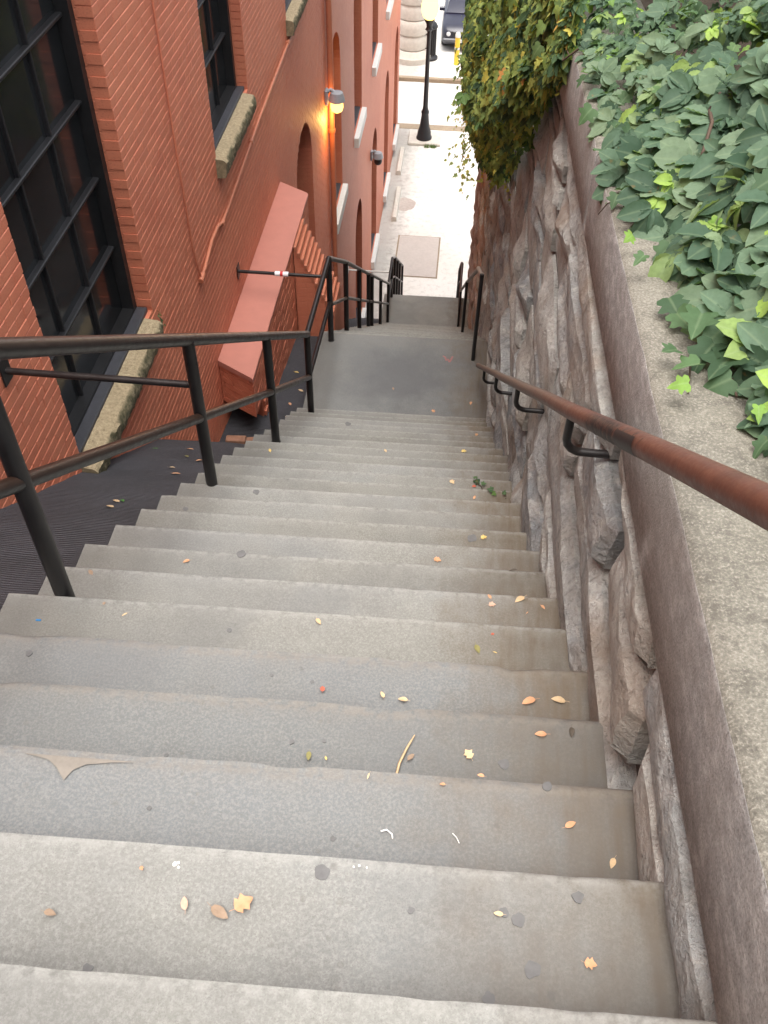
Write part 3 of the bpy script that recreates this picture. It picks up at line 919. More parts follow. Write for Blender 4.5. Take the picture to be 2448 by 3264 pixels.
for i in range(nn):
    for q in range(5):
        q2 = (q+1) % 5; fs.append((i*5+q, i*5+q2, (i+1)*5+q2, (i+1)*5+q))
fs.append((0,1,2,3,4)); fs.append(tuple(nn*5+q for q in (4,3,2,1,0)))
b.add([(x, y - .6*(x - FX), z) for x, y, z in vs_], fs); b.build('buttress_cap', M['cap'], building, smooth=40)
# stepped wing wall
wing = empty('wing_wall', (-1.6, 9.6, -7.2), 'low stepped brick wing wall between the pink capped buttress and the stairs', 'wall')
NW = 12; dxw, dzw = .038, .0775
for i in range(NW):
    x0 = BKX + .012 + i * dxw; zt = BKZ - .02 - i * dzw
    b = MB(); b.cbox(x0 + .001, x0 + dxw - .002, 9.30, 9.95, zt - .066, zt, .006); b.build('brick', M['conduit'], wing)
    b = MB(); b.box(x0 + .0002, x0 + dxw - .0002, 9.312, 9.94, -8.2, zt - .067); b.build('pier', M['wall'], wing)

# conduit pipes on the wall
pipe = empty('conduit_pipe', (FX + .03, 9.0, -4.5), 'red painted conduit pipe running below the window sills', 'pipe')
px = FX + .022
path = [(px, 6.93, -4.53), (px, 7.05, -4.52), (px, 7.36, -4.44), (px, 7.62, -4.44), (px, 7.80, -4.50), (px, 8.1, -4.49), (px, 9.86, -4.36), (px, 11.74, -4.29), (px, 14.9, -4.22)]
b = MB(); b.tube(path, .017, 10); b.build('pipe', M['conduit'], pipe, smooth=50)
b = MB(); b.tube([(px - .006, 6.90, -4.53), (px - .006, 6.80, -4.20), (px - .008, 6.76, -3.2), (px - .008, 6.74, -.6)], .009, 8); b.build('cable', M['brick'], pipe, smooth=50)
b = MB(); b.tube([(px, 6.86, -4.545), (px, 6.96, -4.53)], .025, 10); b.build('elbow', M['conduit'], pipe, smooth=50)
for (yy, zz) in ((7.80, -4.50), (9.3, -4.40), (11.74, -4.29), (13.4, -4.25)):
    b = MB(); b.tube([(px, yy - .035, zz - .002), (px, yy + .035, zz + .002)], .024, 10); b.build('coupling', M['conduit'], pipe, smooth=50)
# downspout
ds = empty('downspout', (FX + .05, 15.15, -10.6), 'tall red painted downspout pipe on the wall behind the lit lamp', 'pipe')
b = MB(); b.tube([(FX + .055, 15.15, BTOP - .1), (FX + .055, 15.15, -10.4)], .05, 12); b.build('pipe', M['conduit'], ds, smooth=50)
for zz in (-4.0, -6.9, -9.4):
    b = MB(); b.lathe((FX + .055, 15.15, zz), [(.052, -.03), (.062, -.03), (.062, .03), (.052, .03)], 14); b.build('collar', M['conduit'], ds, smooth=40)

# wall lamps
def wall_lamp(y, z, lit, label):
    e = empty('wall_lamp', (FX, y, z - .1), label, 'lamp', 'lamps on the brick wall')
    b = MB(); b.cbox(FX + .002, FX + .05, y - .07, y + .07, z - .07, z + .17, .01); b.build('back_plate', M['grey'], e)
    b = MB(); b.tube([(FX + .04, y, z + .13), (FX + .10, y, z + .17), (FX + .17, y, z + .12)], .03, 10); b.build('arm', M['grey'], e, smooth=50)
    b = MB(); b.lathe((FX + .19, y, z), [(.05, .15), (.10, .13), (.125, .05), (.135, .0), (.125, -.01), (.04, .0)], 20); b.build('hood', M['grey'], e, smooth=50)
    b = MB(); b.lathe((FX + .19, y, z), [(.05, -.012), (.10, -.015), (.105, -.10), (.085, -.16), (.04, -.19)], 20)
    b.build('lens', M['lens'] if lit else M['iron'], e, smooth=60)
    if lit:
        ld = bpy.data.lights.new('lamp_light', 'POINT'); ld.energy = 14; ld.color = (1.0, .50, .12); ld.shadow_soft_size = .09
        lo = bpy.data.objects.new('lamp_light', ld); COL.objects.link(lo); lo.parent = e
        lo.location = Vector((FX + .19, y, z - .32 + G)) - wloc(e)
    return e
wall_lamp(14.85, -6.27, True, 'grey wall lamp with a glowing amber lens on the brick building')
wall_lamp(22.45, -10.86, False, 'unlit grey dome lamp on the brick wall near the street')

# ------------------------------------------------------------------ pipe railing on the left of the stairs
LX = -1.21
railing = empty('stair_railing', (LX, 9, -7), 'black pipe railing along the left edge of the stairs', 'railing')
def HR(y): return 1.035 - .0245 * y
def HM(y): return .56 - .028 * y if y < 3.5 else .515 - .0185 * y
posts1 = [.15, 1.81, 3.47, 5.07, 6.62]
def wob(i): return .012 * nz(i * 3.7, 2, 2)
def nos(y): return nosing(y) if y < L1Y0 else nosing_all(y)
P_ALL = []
def post(x, y, zt, r=.031):
    k = max(-4, min(24, math.ceil((y - SK*x - Y1) / T + 1)))
    zb = Z1 - (k - 1) * RI if y < L1Y0 else None
    if zb is None:
        if y <= L1Y1: zb = ZL1
        elif y <= L2Y0: zb = ZL1 - math.ceil((y - SK*x - L1Y1) / T) * RI
        elif y <= L2Y1: zb = L2Z
        else: zb = L2Z - math.ceil((y - SK*x - L2Y1) / T) * RI
    b = MB(); b.tube([(x, y, zb - .04), (x, y, zt)], r, 14); b.build('post', M['post'], railing, smooth=50)
    b = MB(); b.lathe((x, y, zb), [(.036, -.01), (.036, .004), (.030, .007)], 14); b.build('post_collar', M['post'], railing, smooth=50)
top1 = [(LX, -1.0, nosing(-1.0) + HR(-1.0))] + [(LX + wob(i), y, nosing(y) + HR(y)) for i, y in enumerate(posts1)]
mid1 = [(LX, -1.0, nosing(-1.0) + HM(-1.0))] + [(LX + wob(i), y, nosing(y) + HM(y)) for i, y in enumerate(posts1)]
for i, y in enumerate(posts1): post(LX, y, nosing(y) + HR(y) - .01)
b = MB(); b.tube(top1, .031, 16); b.build('top_rail', M['rail'], railing, smooth=50)
b = MB(); b.tube(mid1, .026, 16); b.build('middle_rail', M['rail'], railing, smooth=50)
zt_ = nosing(6.62) + HR(6.62)
b = MB(); b.tube([(LX, 6.62, zt_), (LX - .02, 8.20, ZL1 + 1.02)], .026, 14); b.build('top_rail', M['post'], railing, smooth=50)
b = MB(); b.tube([(LX, 6.62, nosing(6.62) + HM(6.62)), (LX - .02, 8.20, ZL1 + .50)], .022, 14); b.build('middle_rail', M['post'], railing, smooth=50)
posts2 = [8.20, 9.55, 11.0, 12.3, 12.9, 14.6, 16.5]
def r2(y): return ZL1 - max(0, y - L1Y1) * RI / T
for y in posts2: post(LX - .02, y, r2(y) + .95 + (.07 if y == 8.2 else 0))
b = MB(); b.tube([(LX - .02, y, r2(y) + .96 + (.06 if y < 8.3 else .012 * nz(y * 2, 1, 4))) for y in posts2], .026, 14); b.build('top_rail', M['rail'], railing, smooth=50)
b = MB(); b.tube([(LX - .02, y, r2(y) + .46) for y in posts2], .022, 14); b.build('middle_rail', M['rail'], railing, smooth=50)
b = MB(); b.tube([(LX - .02, 16.5, r2(16.5) + .96), (LX - .02, 17.45, L2Z + .98)], .026, 12); b.build('top_rail', M['post'], railing, smooth=50)
b = MB(); b.tube([(LX - .02, 16.5, r2(16.5) + .46), (LX - .02, 17.45, L2Z + .46)], .022, 12); b.build('middle_rail', M['post'], railing, smooth=50)
posts3 = [17.45, 18.35, 19.3, 20.3, 21.4]
def r3(y): return L2Z - max(0, y - L2Y1) * RI / T
for y in posts3: post(LX - .02, y, r3(y) + .97)
b = MB(); b.tube([(LX - .02, y, r3(y) + .98) for y in posts3], .026, 12); b.build('top_rail', M['rail'], railing, smooth=50)
b = MB(); b.tube([(LX - .02, y, r3(y) + .48) for y in posts3], .022, 12); b.build('middle_rail', M['rail'], railing, smooth=50)
# struts tying the railing to the building
def strut(y, z, mat):
    b = MB(); b.tube([(LX - .01, y, z), (FX + .01, y + .03, z - .02)], .018, 12); o = b.build('wall_strut', mat, railing, smooth=50)
    b = MB(); b.cbox(FX + .003, FX + .013, y - .02, y + .08, z - .09, z + .06, .003); b.build('wall_plate', mat, o)
    return o
strut(3.47, -2.90, M['post'])
s2 = strut(8.20, -5.28, M['post'])
strut(17.45, L2Z + .62, M['pale'])
# white sticker with red print wrapped round the far strut
b = MB(); b.tube([(-1.80, 8.215, -5.289), (-1.66, 8.211, -5.286)], .026, 12); stk = b.build('sticker', mat_plain('white_sticker', (.80,.79,.80), .5, .03, 20, 0), s2, smooth=50)
b = MB(); b.tube([(-1.745, 8.2135, -5.2875), (-1.715, 8.2125, -5.2868)], .0265, 12); b.build('sticker_print', mat_plain('red_print', (.55,.03,.03), .5, .03, 20, 0), s2, smooth=50)

# ------------------------------------------------------------------ handrail on the stone wall
hr = empty('wall_handrail', (.37, 4, -5), 'rust red pipe handrail on curved brackets along the stone wall', 'handrail')
HX = .372
def hz(y): return -.185 - .742 * y
pts = [(HX + .004 * nz(y, 3, 1), y, hz(y) + .006 * nz(y * 1.3, 1, 1)) for y in np.linspace(-.6, 7.55, 30)]
b = MB(); b.tube(pts, .0235, 18); b.build('rail', M['rust'], hr, smooth=60)
# remains of black tape on the rail
tape = mat_plain('old_black_tape', (.012,.011,.011), .55, .3, 40, .2)
dv = Vector((0, 1, -.742)).normalized(); sv = Vector((-1, 0, 0)); uv = sv.cross(dv); uv = uv if uv.z > 0 else -uv
for ya, yb_, a0, a1 in ((1.235, 1.375, -75, 40), (1.40, 1.425, -60, 25), (1.44, 1.452, -60, 10), (1.48, 1.50, -60, 20), (1.53, 1.54, -50, 5), (1.57, 1.59, -60, 15), (1.64, 1.65, -50, 10)):
    b = MB(); vs_, fs = [], []; n = 10; m_ = 6
    for i in range(m_ + 1):
        y = ya + (yb_ - ya) * i / m_; c_ = Vector((HX + .004*nz(y, 3, 1), y, hz(y) + .006*nz(y*1.3, 1, 1)))
        for k in range(n + 1):
            a = R_(a0 + (a1 - a0) * k / n + 6 * nz(y * 60, k * .9, 3)); vs_.append(c_ + (sv * math.cos(a) + uv * math.sin(a)) * .0243)
    for i in range(m_):
        for k in range(n): fs.append((i*(n+1)+k, i*(n+1)+k+1, (i+1)*(n+1)+k+1, (i+1)*(n+1)+k))
    b.add(vs_, fs); b.build('tape_remnant', tape, hr, smooth=60, fix=False)
for y in (.45, 1.98, 3.45, 4.85, 6.3):
    z = hz(y)
    path = [(HX, y, z - .012), (HX, y, z - .10)] + [(HX + .05 - .05*math.cos(R_(a)), y, z - .10 - .05*math.sin(R_(a))) for a in (25, 50, 75, 90)] + [(.52, y, z - .152)]
    b = MB(); b.tube(path, .0125, 12); b.build('bracket', M['post'], hr, smooth=50)
# lower handrail with posts, from the landing down
hr2 = empty('wall_handrail', (.33, 12, -9), 'black post and pale pipe handrail beside the stone wall below the landing', 'handrail')
for dx, y, zt in ((0, 8.02, ZL1 + 1.06),):
    b = MB(); b.tube([(.335 + dx, y, ZL1 - .04), (.335 + dx, y, zt)], .021, 12); b.build('post', M['post'], hr2, smooth=50)
gr = mat_plain('worn_grey_pipe', (.28,.25,.22), .45, .2, 25, .05)
b = MB(); b.tube([(.335, 8.02, ZL1 + 1.05), (.33, 9.0, r2(9.0) + .95), (.30, 12.0, r2(12.0) + .92), (.28, 16.4, L2Z + .95)], .024, 12); b.build('rail', gr, hr2, smooth=50)
for y in (12.0, 16.4, 17.45):
    zb = (ZL1 - math.ceil((y - L1Y1) / T) * RI) if y < L2Y0 else L2Z
    b = MB(); b.tube([(.29, y, zb - .05), (.29, y, (r2(y) + .92) if y < L2Y0 else L2Z + .95)], .024, 12); b.build('post', M['post'], hr2, smooth=50)
b = MB(); b.tube([(.28, 16.4, L2Z + .95), (.28, 17.45, L2Z + .96)] + [(.28, y, r3(y) + .95) for y in (18.4, 19.4, 20.4, 21.4)], .024, 12); b.build('rail', M['rail'], hr2, smooth=50)
b = MB(); b.tube([(.28, 16.4, L2Z + .46), (.28, 17.45, L2Z + .46)] + [(.28, y, r3(y) + .46) for y in (18.4, 19.4, 20.4, 21.4)], .020, 12); b.build('middle_rail', M['rail'], hr2, smooth=50)
for y in (18.4, 19.4, 20.4, 21.4):
    zb = L2Z - math.ceil((y - L2Y1) / T) * RI
    b = MB(); b.tube([(.28, y, max(zb, ZG) - .05), (.28, y, r3(y) + .95)], .024, 12); b.build('post', M['post'], hr2, smooth=50)

# ------------------------------------------------------------------ street furniture at the bottom
lp = empty('street_lamp', (-1.21, 31.42, ZG), 'black cast iron lamp post with a glowing globe at the foot of the stairs', 'street lamp')
c0 = (-1.21, 31.42, ZG)
b = MB(); b.cbox(-1.75, -.62, 31.0, 32.05, ZG + .004, ZG + .10, .02); b.build('plinth', M['lime'], lp)
b = MB(); b.lathe(c0, [(.27, .10), (.27, .16), (.24, .20), (.23, .34), (.17, .52), (.135, .80), (.12, .95), (.135, .98), (.135, 1.04), (.10, 1.10), (.085, 1.2)], 20); b.build('base', M['iron'], lp, smooth=40)
b = MB(); b.lathe(c0, [(.085, 1.18), (.08, 1.6), (.07, 2.6), (.06, 3.62)], 16); b.build('shaft', M['iron'], lp, smooth=50)
b = MB(); b.lathe(c0, [(.075, 3.60), (.13, 3.66), (.09, 3.72), (.10, 3.82), (.16, 3.92), (.17, 3.97)], 18); b.build('collar', M['iron'], lp, smooth=40)
b = MB(); b.lathe(c0, [(.13, 3.96), (.21, 4.04), (.27, 4.20), (.28, 4.36), (.24, 4.52), (.15, 4.64), (.05, 4.68)], 24); b.build('globe', M['globe'], lp, smooth=60)
b = MB(); b.lathe(c0, [(.06, 4.675), (.08, 4.70), (.03, 4.78), (.01, 4.86)], 14); b.build('finial', M['iron'], lp, smooth=40)
# tuft of grass by the plinth
b = MB(); rg = random.Random(3)
for i in range(90):
    x, y = -.95 + rg.uniform(-.22, .22), 30.93 + rg.uniform(-.07, .06); h = rg.uniform(.06, .16); a = rg.uniform(0, 6.28)
    dx, dy = .012*math.cos(a), .012*math.sin(a); lx, ly = rg.uniform(-.05, .05), rg.uniform(-.05, .05)
    b.add([(x-dx, y-dy, ZG), (x+dx, y+dy, ZG), (x+lx, y+ly, ZG+h)], [(0,1,2)])
b.build('grass_tuft', mat_plain('grass_green', (.10,.17,.03), .7, .3, 20, 0), label='small green grass tuft growing beside the lamp post base', cat='grass', kind='stuff', fix=False)

def wheel_stop(y0, y1, x, label):
    b = MB()
    poly = [(x - .085, ZG + .002), (x + .085, ZG + .002), (x + .07, ZG + .13), (x + .045, ZG + .155), (x - .045, ZG + .155), (x - .07, ZG + .13)]
    b.prism(poly, 'Y', y0, y1)
    b.build('wheel_stop', M['lime'], label=label, cat='wheel stop', group='concrete wheel stops beside the building', smooth=30)
wheel_stop(28.8, 30.55, -1.90, 'pale concrete wheel stop by the building nearer the lamp post')
wheel_stop(25.8, 27.75, -1.80, 'pale concrete wheel stop by the building nearer the steel ground hatch')

hatch = empty('ground_hatch', (-.95, 23.9, ZG), 'large rectangular ribbed steel hatch set in the pale pavement', 'hatch')
b = MB(); b.box(-1.59, -.31, 22.78, 25.02, ZG + .004, ZG + .012); b.build('frame', M['kerb'], hatch)
for i in range(37):
    y = 22.82 + i * .0586
    b = MB(); b.box(-1.545, -.355, y, y + .047, ZG + .0125, ZG + .022); b.build('slat', M['grate'], hatch)
b = MB(); b.add([(-1.55 + .34*math.cos(a)*(1 + .25*nz(a, 1)), 26.9 + .42*math.sin(a)*(1 + .3*nz(a*2, 3)), ZG + .004) for a in np.linspace(0, 6.28, 24, endpoint=False)], [tuple(range(24))])
b.build('pavement_patch', mat_plain('brown_patch', (.42,.36,.32), .9, .2, 12, .2), kind='structure', label='brownish repair patch in the pale pavement')

pil = empty('stone_pillar', (-2.15, 38.7, ZG), 'pale rusticated limestone pillar with a round base across the side road', 'pillar')
b = MB(); b.lathe((-2.15, 38.7, ZG), [(.78, .012), (.78, .22), (.70, .30), (.66, .42), (.62, .46)], 28); b.build('base', M['lime'], pil, smooth=40)
for i in range(6):
    z0 = .46 + i * .56; r = .60 + .03 * (i % 2)
    b = MB(); b.lathe((-2.15, 38.7, ZG + z0), [(r - .05, .004), (r, .05), (r + .02, .28), (r, .50), (r - .05, .555)], 24); b.build('drum', M['lime'], pil, smooth=40)
b = MB(); b.cbox(-2.95, -1.35, 37.9, 39.4, ZG + 3.83, ZG + 4.15, .04); b.build('capital', M['lime'], pil)

bn = empty('litter_bin', (-1.46, 38.8, ZG), 'tall black slatted litter bin with a flared foot beside the pale pillar', 'litter bin')
b = MB(); b.lathe((-1.46, 38.8, ZG), [(.36, .013), (.36, .09), (.29, .13), (.25, .2)], 20); b.build('foot', M['iron'], bn, smooth=40)
b = MB(); b.lathe((-1.46, 38.8, ZG), [(.22, .2), (.23, 1.15)], 20); b.build('liner', M['iron'], bn, smooth=40)
for i in range(18):
    a = 2*math.pi*i/18; x, y = -1.46 + .255*math.cos(a), 38.8 + .255*math.sin(a)
    b = MB(); b.tube([(x, y, ZG + .18), (x, y, ZG + 1.18)], .022, 6); b.build('slat', M['iron'], bn)
b = MB(); b.lathe((-1.46, 38.8, ZG), [(.29, 1.17), (.31, 1.20), (.31, 1.25), (.24, 1.36), (.12, 1.44), (.03, 1.46)], 20); b.build('lid', M['iron'], bn, smooth=40)

bo = empty('bollard', (-.33, 38.3, ZG), 'slim yellow bollard with a white cap on the traffic island', 'bollard')
b = MB(); b.lathe((-.33, 38.3, ZG), [(.10, .013), (.10, 1.05)], 16); b.build('post', M['yellow'], bo, smooth=40)
b = MB(); b.lathe((-.33, 38.3, ZG), [(.105, 1.051), (.105, 1.15), (.07, 1.22), (.01, 1.24)], 16); b.build('cap', M['pale'], bo, smooth=40)
b = MB(); b.lathe((-.33, 38.3, ZG), [(.105, .60), (.105, .68)], 16); b.build('band', M['pale'], bo, smooth=40)
b = MB(); b.box(-.95, -.62, 38.15, 38.33, ZG + .016, ZG + .024); dr = b.build('drain_cover', M['grate'], label='small rectangular drain cover on the traffic island', cat='drain cover')

# ------------------------------------------------------------------ dark blue car on the main street, nose towards the stairs
def car(cx, y0):
    e = empty('parked_car', (cx, y0 + 2.3, ZG - .13), 'dark blue car facing the stairs on the main street', 'car')
    z0 = ZG - .13
    paint = NT('navy_car_paint'); paint.b.inputs['Coat Weight'].default_value = .25; paint.b.inputs['Coat Roughness'].default_value = .06
    pm = paint.fin((.006,.006,.020), .4, None, .0)
    gl = mat_plain('car_glass', (.01,.01,.014), .05, .1, 3, 0); ru = mat_plain('tyre_rubber', (.015,.015,.015), .85, .2, 30, .2)
    ch = mat_plain('bright_metal', (.55,.55,.56), .2, .05, 10, 0, 1.0); lt = mat_plain('headlight_glass', (.70,.70,.72), .08, .05, 6, 0)
    def loft(secs):
        b = MB(); vs_, fs = [], []
        n = len(secs[0][1])
        for y, pr in secs: vs_ += [(cx + x, y0 + y, z0 + z) for x, z in pr]
        for i in range(len(secs) - 1):
            for k in range(n):
                k2 = (k+1) % n; fs.append((i*n+k, i*n+k2, (i+1)*n+k2, (i+1)*n+k))
        fs.append(tuple(range(n))); fs.append(tuple(len(vs_) - n + k for k in reversed(range(n))))
        b.add(vs_, fs); return b
    def sec(w, zb, zt, r):
        return [(-w+r, zb), (w-r, zb), (w, zb+r), (w, zt-2*r), (w-.6*r, zt-.6*r), (w-2.2*r, zt), (-w+2.2*r, zt), (-w+.6*r, zt-.6*r), (-w, zt-2*r), (-w, zb+r)]
    b = loft([(0, sec(.74, .34, .80, .06)), (.10, sec(.86, .28, .90, .08)), (.45, sec(.92, .24, .98, .08)), (1.35, sec(.93, .24, 1.06, .08)), (3.4, sec(.93, .24, 1.08, .08)), (4.3, sec(.90, .28, 1.05, .09)), (4.55, sec(.80, .38, .95, .09))])
    b.build('body', pm, e, smooth=45)
    b = loft([(1.30, sec(.80, 1.03, 1.09, .02)), (2.05, sec(.70, 1.03, 1.56, .06)), (3.1, sec(.70, 1.03, 1.62, .06)), (4.0, sec(.68, 1.03, 1.50, .06)), (4.4, sec(.72, 1.0, 1.08, .02))])
    b.build('cabin', pm, e, smooth=45)
    b = MB(); b.add([(cx-.70, y0+1.36, z0+1.105), (cx+.70, y0+1.36, z0+1.105), (cx+.60, y0+1.99, z0+1.53), (cx-.60, y0+1.99, z0+1.53), (cx-.70, y0+1.39, z0+1.085), (cx+.70, y0+1.39, z0+1.085), (cx+.60, y0+2.02, z0+1.50), (cx-.60, y0+2.02, z0+1.50)], [(0,1,2,3),(4,7,6,5),(0,4,5,1),(1,5,6,2),(2,6,7,3),(3,7,4,0)])
    b.build('windscreen', gl, e)
    for s in (-1, 1):
        b = MB(); b.prism([(y0+1.75, z0+1.12), (y0+3.95, z0+1.14), (y0+3.85, z0+1.45), (y0+3.1, z0+1.53), (y0+2.15, z0+1.50)], 'X', cx + s*.735, cx + s*.70); b.build('side_window', gl, e)
        b = MB(); b.lathe((cx + s*.62, y0 + .02, z0 + .70), [(.03, -.03), (.085, -.025), (.10, .0), (.10, .10)], 18, 'Y'); b.build('headlight', lt, e, smooth=50)
        b = MB(); b.cbox(cx + s*.93 - .06, cx + s*.93 + .14*s + .06*(s > 0) - .0, y0 + 1.55, y0 + 1.68, z0 + 1.06, z0 + 1.20, .02) if s > 0 else b.cbox(cx - 1.09, cx - .87, y0 + 1.55, y0 + 1.68, z0 + 1.06, z0 + 1.20, .02); b.build('mirror', pm, e)
        for y in (.85, 3.65):
            b = MB(); b.lathe((cx + s*.80 - .11, y0 + y, z0 + .33), [(.20, 0), (.30, .0), (.33, .04), (.33, .18), (.30, .22), (.20, .22)], 24, 'X'); w = b.build('wheel', ru, e, smooth=40)
            b = MB(); b.lathe((cx + s*.80 + (.105 if s > 0 else -.125), y0 + y, z0 + .33), [(.02, 0), (.19, .0), (.21, .02)] if s < 0 else [(.21, 0), (.19, .02), (.02, .02)], 18, 'X'); b.build('rim', ch, w, smooth=40)
    b = MB(); b.cbox(cx - .84, cx + .84, y0 - .06, y0 + .12, z0 + .38, z0 + .54, .04); b.build('bumper', mat_plain('grey_bumper', (.10,.10,.11), .4, .1, 10, 0), e)
    b = MB(); b.cbox(cx - .45, cx + .45, y0 - .02, y0 + .05, z0 + .62, z0 + .80, .02); b.build('grille', M['iron'], e)
    b = MB(); b.cbox(cx - .16, cx + .16, y0 - .075, y0 - .061, z0 + .40, z0 + .52, .004); b.build('number_plate', M['pale'], e)
car(-.12, 39.95)

# ------------------------------------------------------------------ leaves: templates
def leaf_ivy(curl=.16, bend=.14, wide=1.0):
    """five-lobed ivy leaf, base at the origin, tip along +y, length 1, folded along the rib"""
    half = [(.0, .0), (.16, -.10), (.40, -.06), (.47, .12), (.34, .24), (.56, .40), (.44, .50), (.24, .52), (.17, .74), (.0, 1.0)]
    v = [(0, y, -bend*y*y) for y in (0, .30, .60, 1.0)]; rib = [1.0] * 4; f = []
    for s in (1, -1):
        o = len(v); pts = half[1:-1]
        v += [(s*x*wide, y, curl*abs(x) - bend*y*y + .03*math.sin(7*y + s)) for x, y in pts]; rib += [0.0] * len(pts)
        q = [(0, o, o+1), (0, o+1, 1), (o+1, o+2, 1), (o+2, o+3, 1), (1, o+3, 2), (o+3, o+4, o+5), (o+3, o+5, o+6), (o+3, o+6, 2), (2, o+6, o+7), (2, o+7, 3)]
        f += q if s > 0 else [tuple(reversed(t)) for t in q]
    return v, f, rib
def leaf_creeper(curl=.10, bend=.16, wide=1.0, seed=0):
    """five serrated leaflets fanned from one stalk"""
    rr = random.Random(seed); v, f, rib_ = [], [], []
    outline = [(.06, .0), (.19, .14), (.23, .22), (.285, .32), (.29, .40), (.325, .50), (.295, .60), (.275, .70), (.19, .83), (.09, .94)]
    for a, L, dz in ((-80, .68, -.06), (-38, .92, .03), (2, 1.0, .05), (40, .92, .0), (78, .66, -.08)):
        a += rr.uniform(-7, 7); L *= rr.uniform(.85, 1.1); dz += rr.uniform(-.12, .10); cu = curl * rr.uniform(.2, 2.2); be = bend * rr.uniform(.2, 2.0)
        ca, sa = math.cos(R_(a)), math.sin(R_(a))
        def W(x, y, z): x, y = x*L*wide, y*L + .06; return (x*ca + y*sa, -x*sa + y*ca, z + dz*y)
        rib = [0, .22, .45, .70, 1.0]; o = len(v)
        v += [W(0, y, -be*y*y) for y in rib]; rib_ += [1.0] * 5
        for s in (1, -1):
            p = len(v)
            v += [W(s*x, y, -be*y*y + cu*x*2 + (.014 if i % 2 else -.014)) for i, (x, y) in enumerate(outline)]; rib_ += [0.0] * len(outline)
            q = [(o, p, p+1), (o, p+1, p+2), (o, p+2, o+1), (o+1, p+2, p+3), (o+1, p+3, p+4), (o+1, p+4, o+2), (o+2, p+4, p+5), (o+2, p+5, p+6), (o+2, p+6, o+3), (o+3, p+6, p+7), (o+3, p+7, p+8), (o+3, p+8, o+4), (p+8, p+9, o+4)]
            f += q if s > 0 else [tuple(reversed(t)) for t in q]
    return v, f, rib_
TPL = {'ivy': [leaf_ivy(), leaf_ivy(.38, .05, .9), leaf_ivy(-.10, .34, 1.1), leaf_ivy(.22, .45, .8)],
       'creeper': [leaf_creeper(seed=1), leaf_creeper(.18, .30, .9, 2), leaf_creeper(.02, .05, 1.05, 3), leaf_creeper(.14, .42, .95, 4), leaf_creeper(.08, .2, 1.1, 5)]}

def frame_from(normal, tip):
    n = Vector(normal).normalized(); t = Vector(tip); t = (t - n * t.dot(n))
    if t.length < 1e-4: t = n.orthogonal()
    t.normalize(); x = t.cross(n)
    return Matrix((x, t, n)).transposed()

def plant(name, leaves, root, mats, nparts, label, cat, leaf_label=None):
    """leaves: (kind, pos, rot3, size, tint, candidate).  The largest in the picture become parts, the others one foliage mesh."""
    e = empty(name, root, label, cat)
    def score(l):
        q = project(l[1])
        if q is None or not (-20 < q[0] < 2468 and -20 < q[1] < 3284) or not l[5]: return 0
        return l[3] / q[2]
    order = sorted(leaves, key=score, reverse=True)
    parts, rest_ = order[:nparts], order[nparts:]
    shared = {}
    for k, vars_ in TPL.items():
        for n_, (v, f, rib) in enumerate(vars_):
            me = bpy.data.meshes.new('leaf'); me.from_pydata(v, [], f); me.materials.append(mats[k])
            me.polygons.foreach_set('use_smooth', [True] * len(f)); me.update()
            at = me.attributes.new('rib', 'FLOAT', 'POINT'); at.data.foreach_set('value', rib)
            shared[k, n_] = me
    rv_ = random.Random(5)
    for l in parts:
        o = inst('leaf', shared[l[0], rv_.randrange(len(TPL[l[0]]))], e, l[1], rot=l[2].to_euler(), scale=l[3])
    for kind, mt in mats.items():
        V, F, TN, RB = [], [], [], []
        vars_ = [(np.array(v), np.array(f), np.array(r)) for v, f, r in TPL[kind]]
        sel = [l for l in rest_ if l[0] == kind]
        if not sel: continue
        nv_ = 0
        for i, l in enumerate(sel):
            tv, tf, tr = vars_[rv_.randrange(len(vars_))]
            V.append((tv * l[3]) @ np.array(l[2]).T + np.array(l[1])); F.append(tf + nv_); TN.append(np.full(len(tv), l[4])); RB.append(tr); nv_ += len(tv)
        V = np.concatenate(V); F = np.concatenate(F); TN = np.concatenate(TN); RB = np.concatenate(RB)
        me = bpy.data.meshes.new('foliage'); off = np.array(wloc(e)) - np.array((0, 0, G))
        V = V - off
        me.vertices.add(len(V)); me.vertices.foreach_set('co', V.ravel())
        me.loops.add(F.size); me.loops.foreach_set('vertex_index', F.ravel().astype(np.int32))
        me.polygons.add(len(F)); me.polygons.foreach_set('loop_start', np.arange(0, F.size, 3, dtype=np.int32))
        me.polygons.foreach_set('use_smooth', [True] * len(F))
        me.update(calc_edges=True); me.validate()
        for nm_, arr in (('tint', TN), ('rib', RB)):
            at = me.attributes.new(nm_, 'FLOAT', 'POINT'); at.data.foreach_set('value', arr.astype(np.float32))
        me.materials.append(MATT[mt.name])
        o = bpy.data.objects.new('foliage', me); COL.objects.link(o); o.parent = e; o['kind'] = 'stuff'
    return e
MATT = {}
def leafmat(name, stops):
    a = mat_leaf(name, stops); MATT[name] = mat_leaf(name + '_mass', stops, True); return a
G_cool = [(0, (.045,.085,.052)), (.30, (.090,.150,.095)), (.58, (.135,.205,.130)), (.80, (.185,.250,.155)), (.93, (.24,.33,.12)), (1, (.32,.46,.10))]
G_warm = [(0, (.10,.15,.055)), (.25, (.20,.28,.08)), (.50, (.30,.36,.10)), (.70, (.43,.43,.10)), (.84, (.58,.50,.10)), (.93, (.60,.36,.10)), (1, (.55,.25,.07))]
m_cool = leafmat('creeper_leaf', G_cool); m_warm = leafmat('ivy_leaf_yellowing', G_warm); m_iv2 = leafmat('ivy_leaf_green', [(0, (.045,.085,.045)), (.6, (.095,.165,.075)), (.85, (.17,.29,.07)), (1, (.27,.45,.08))])

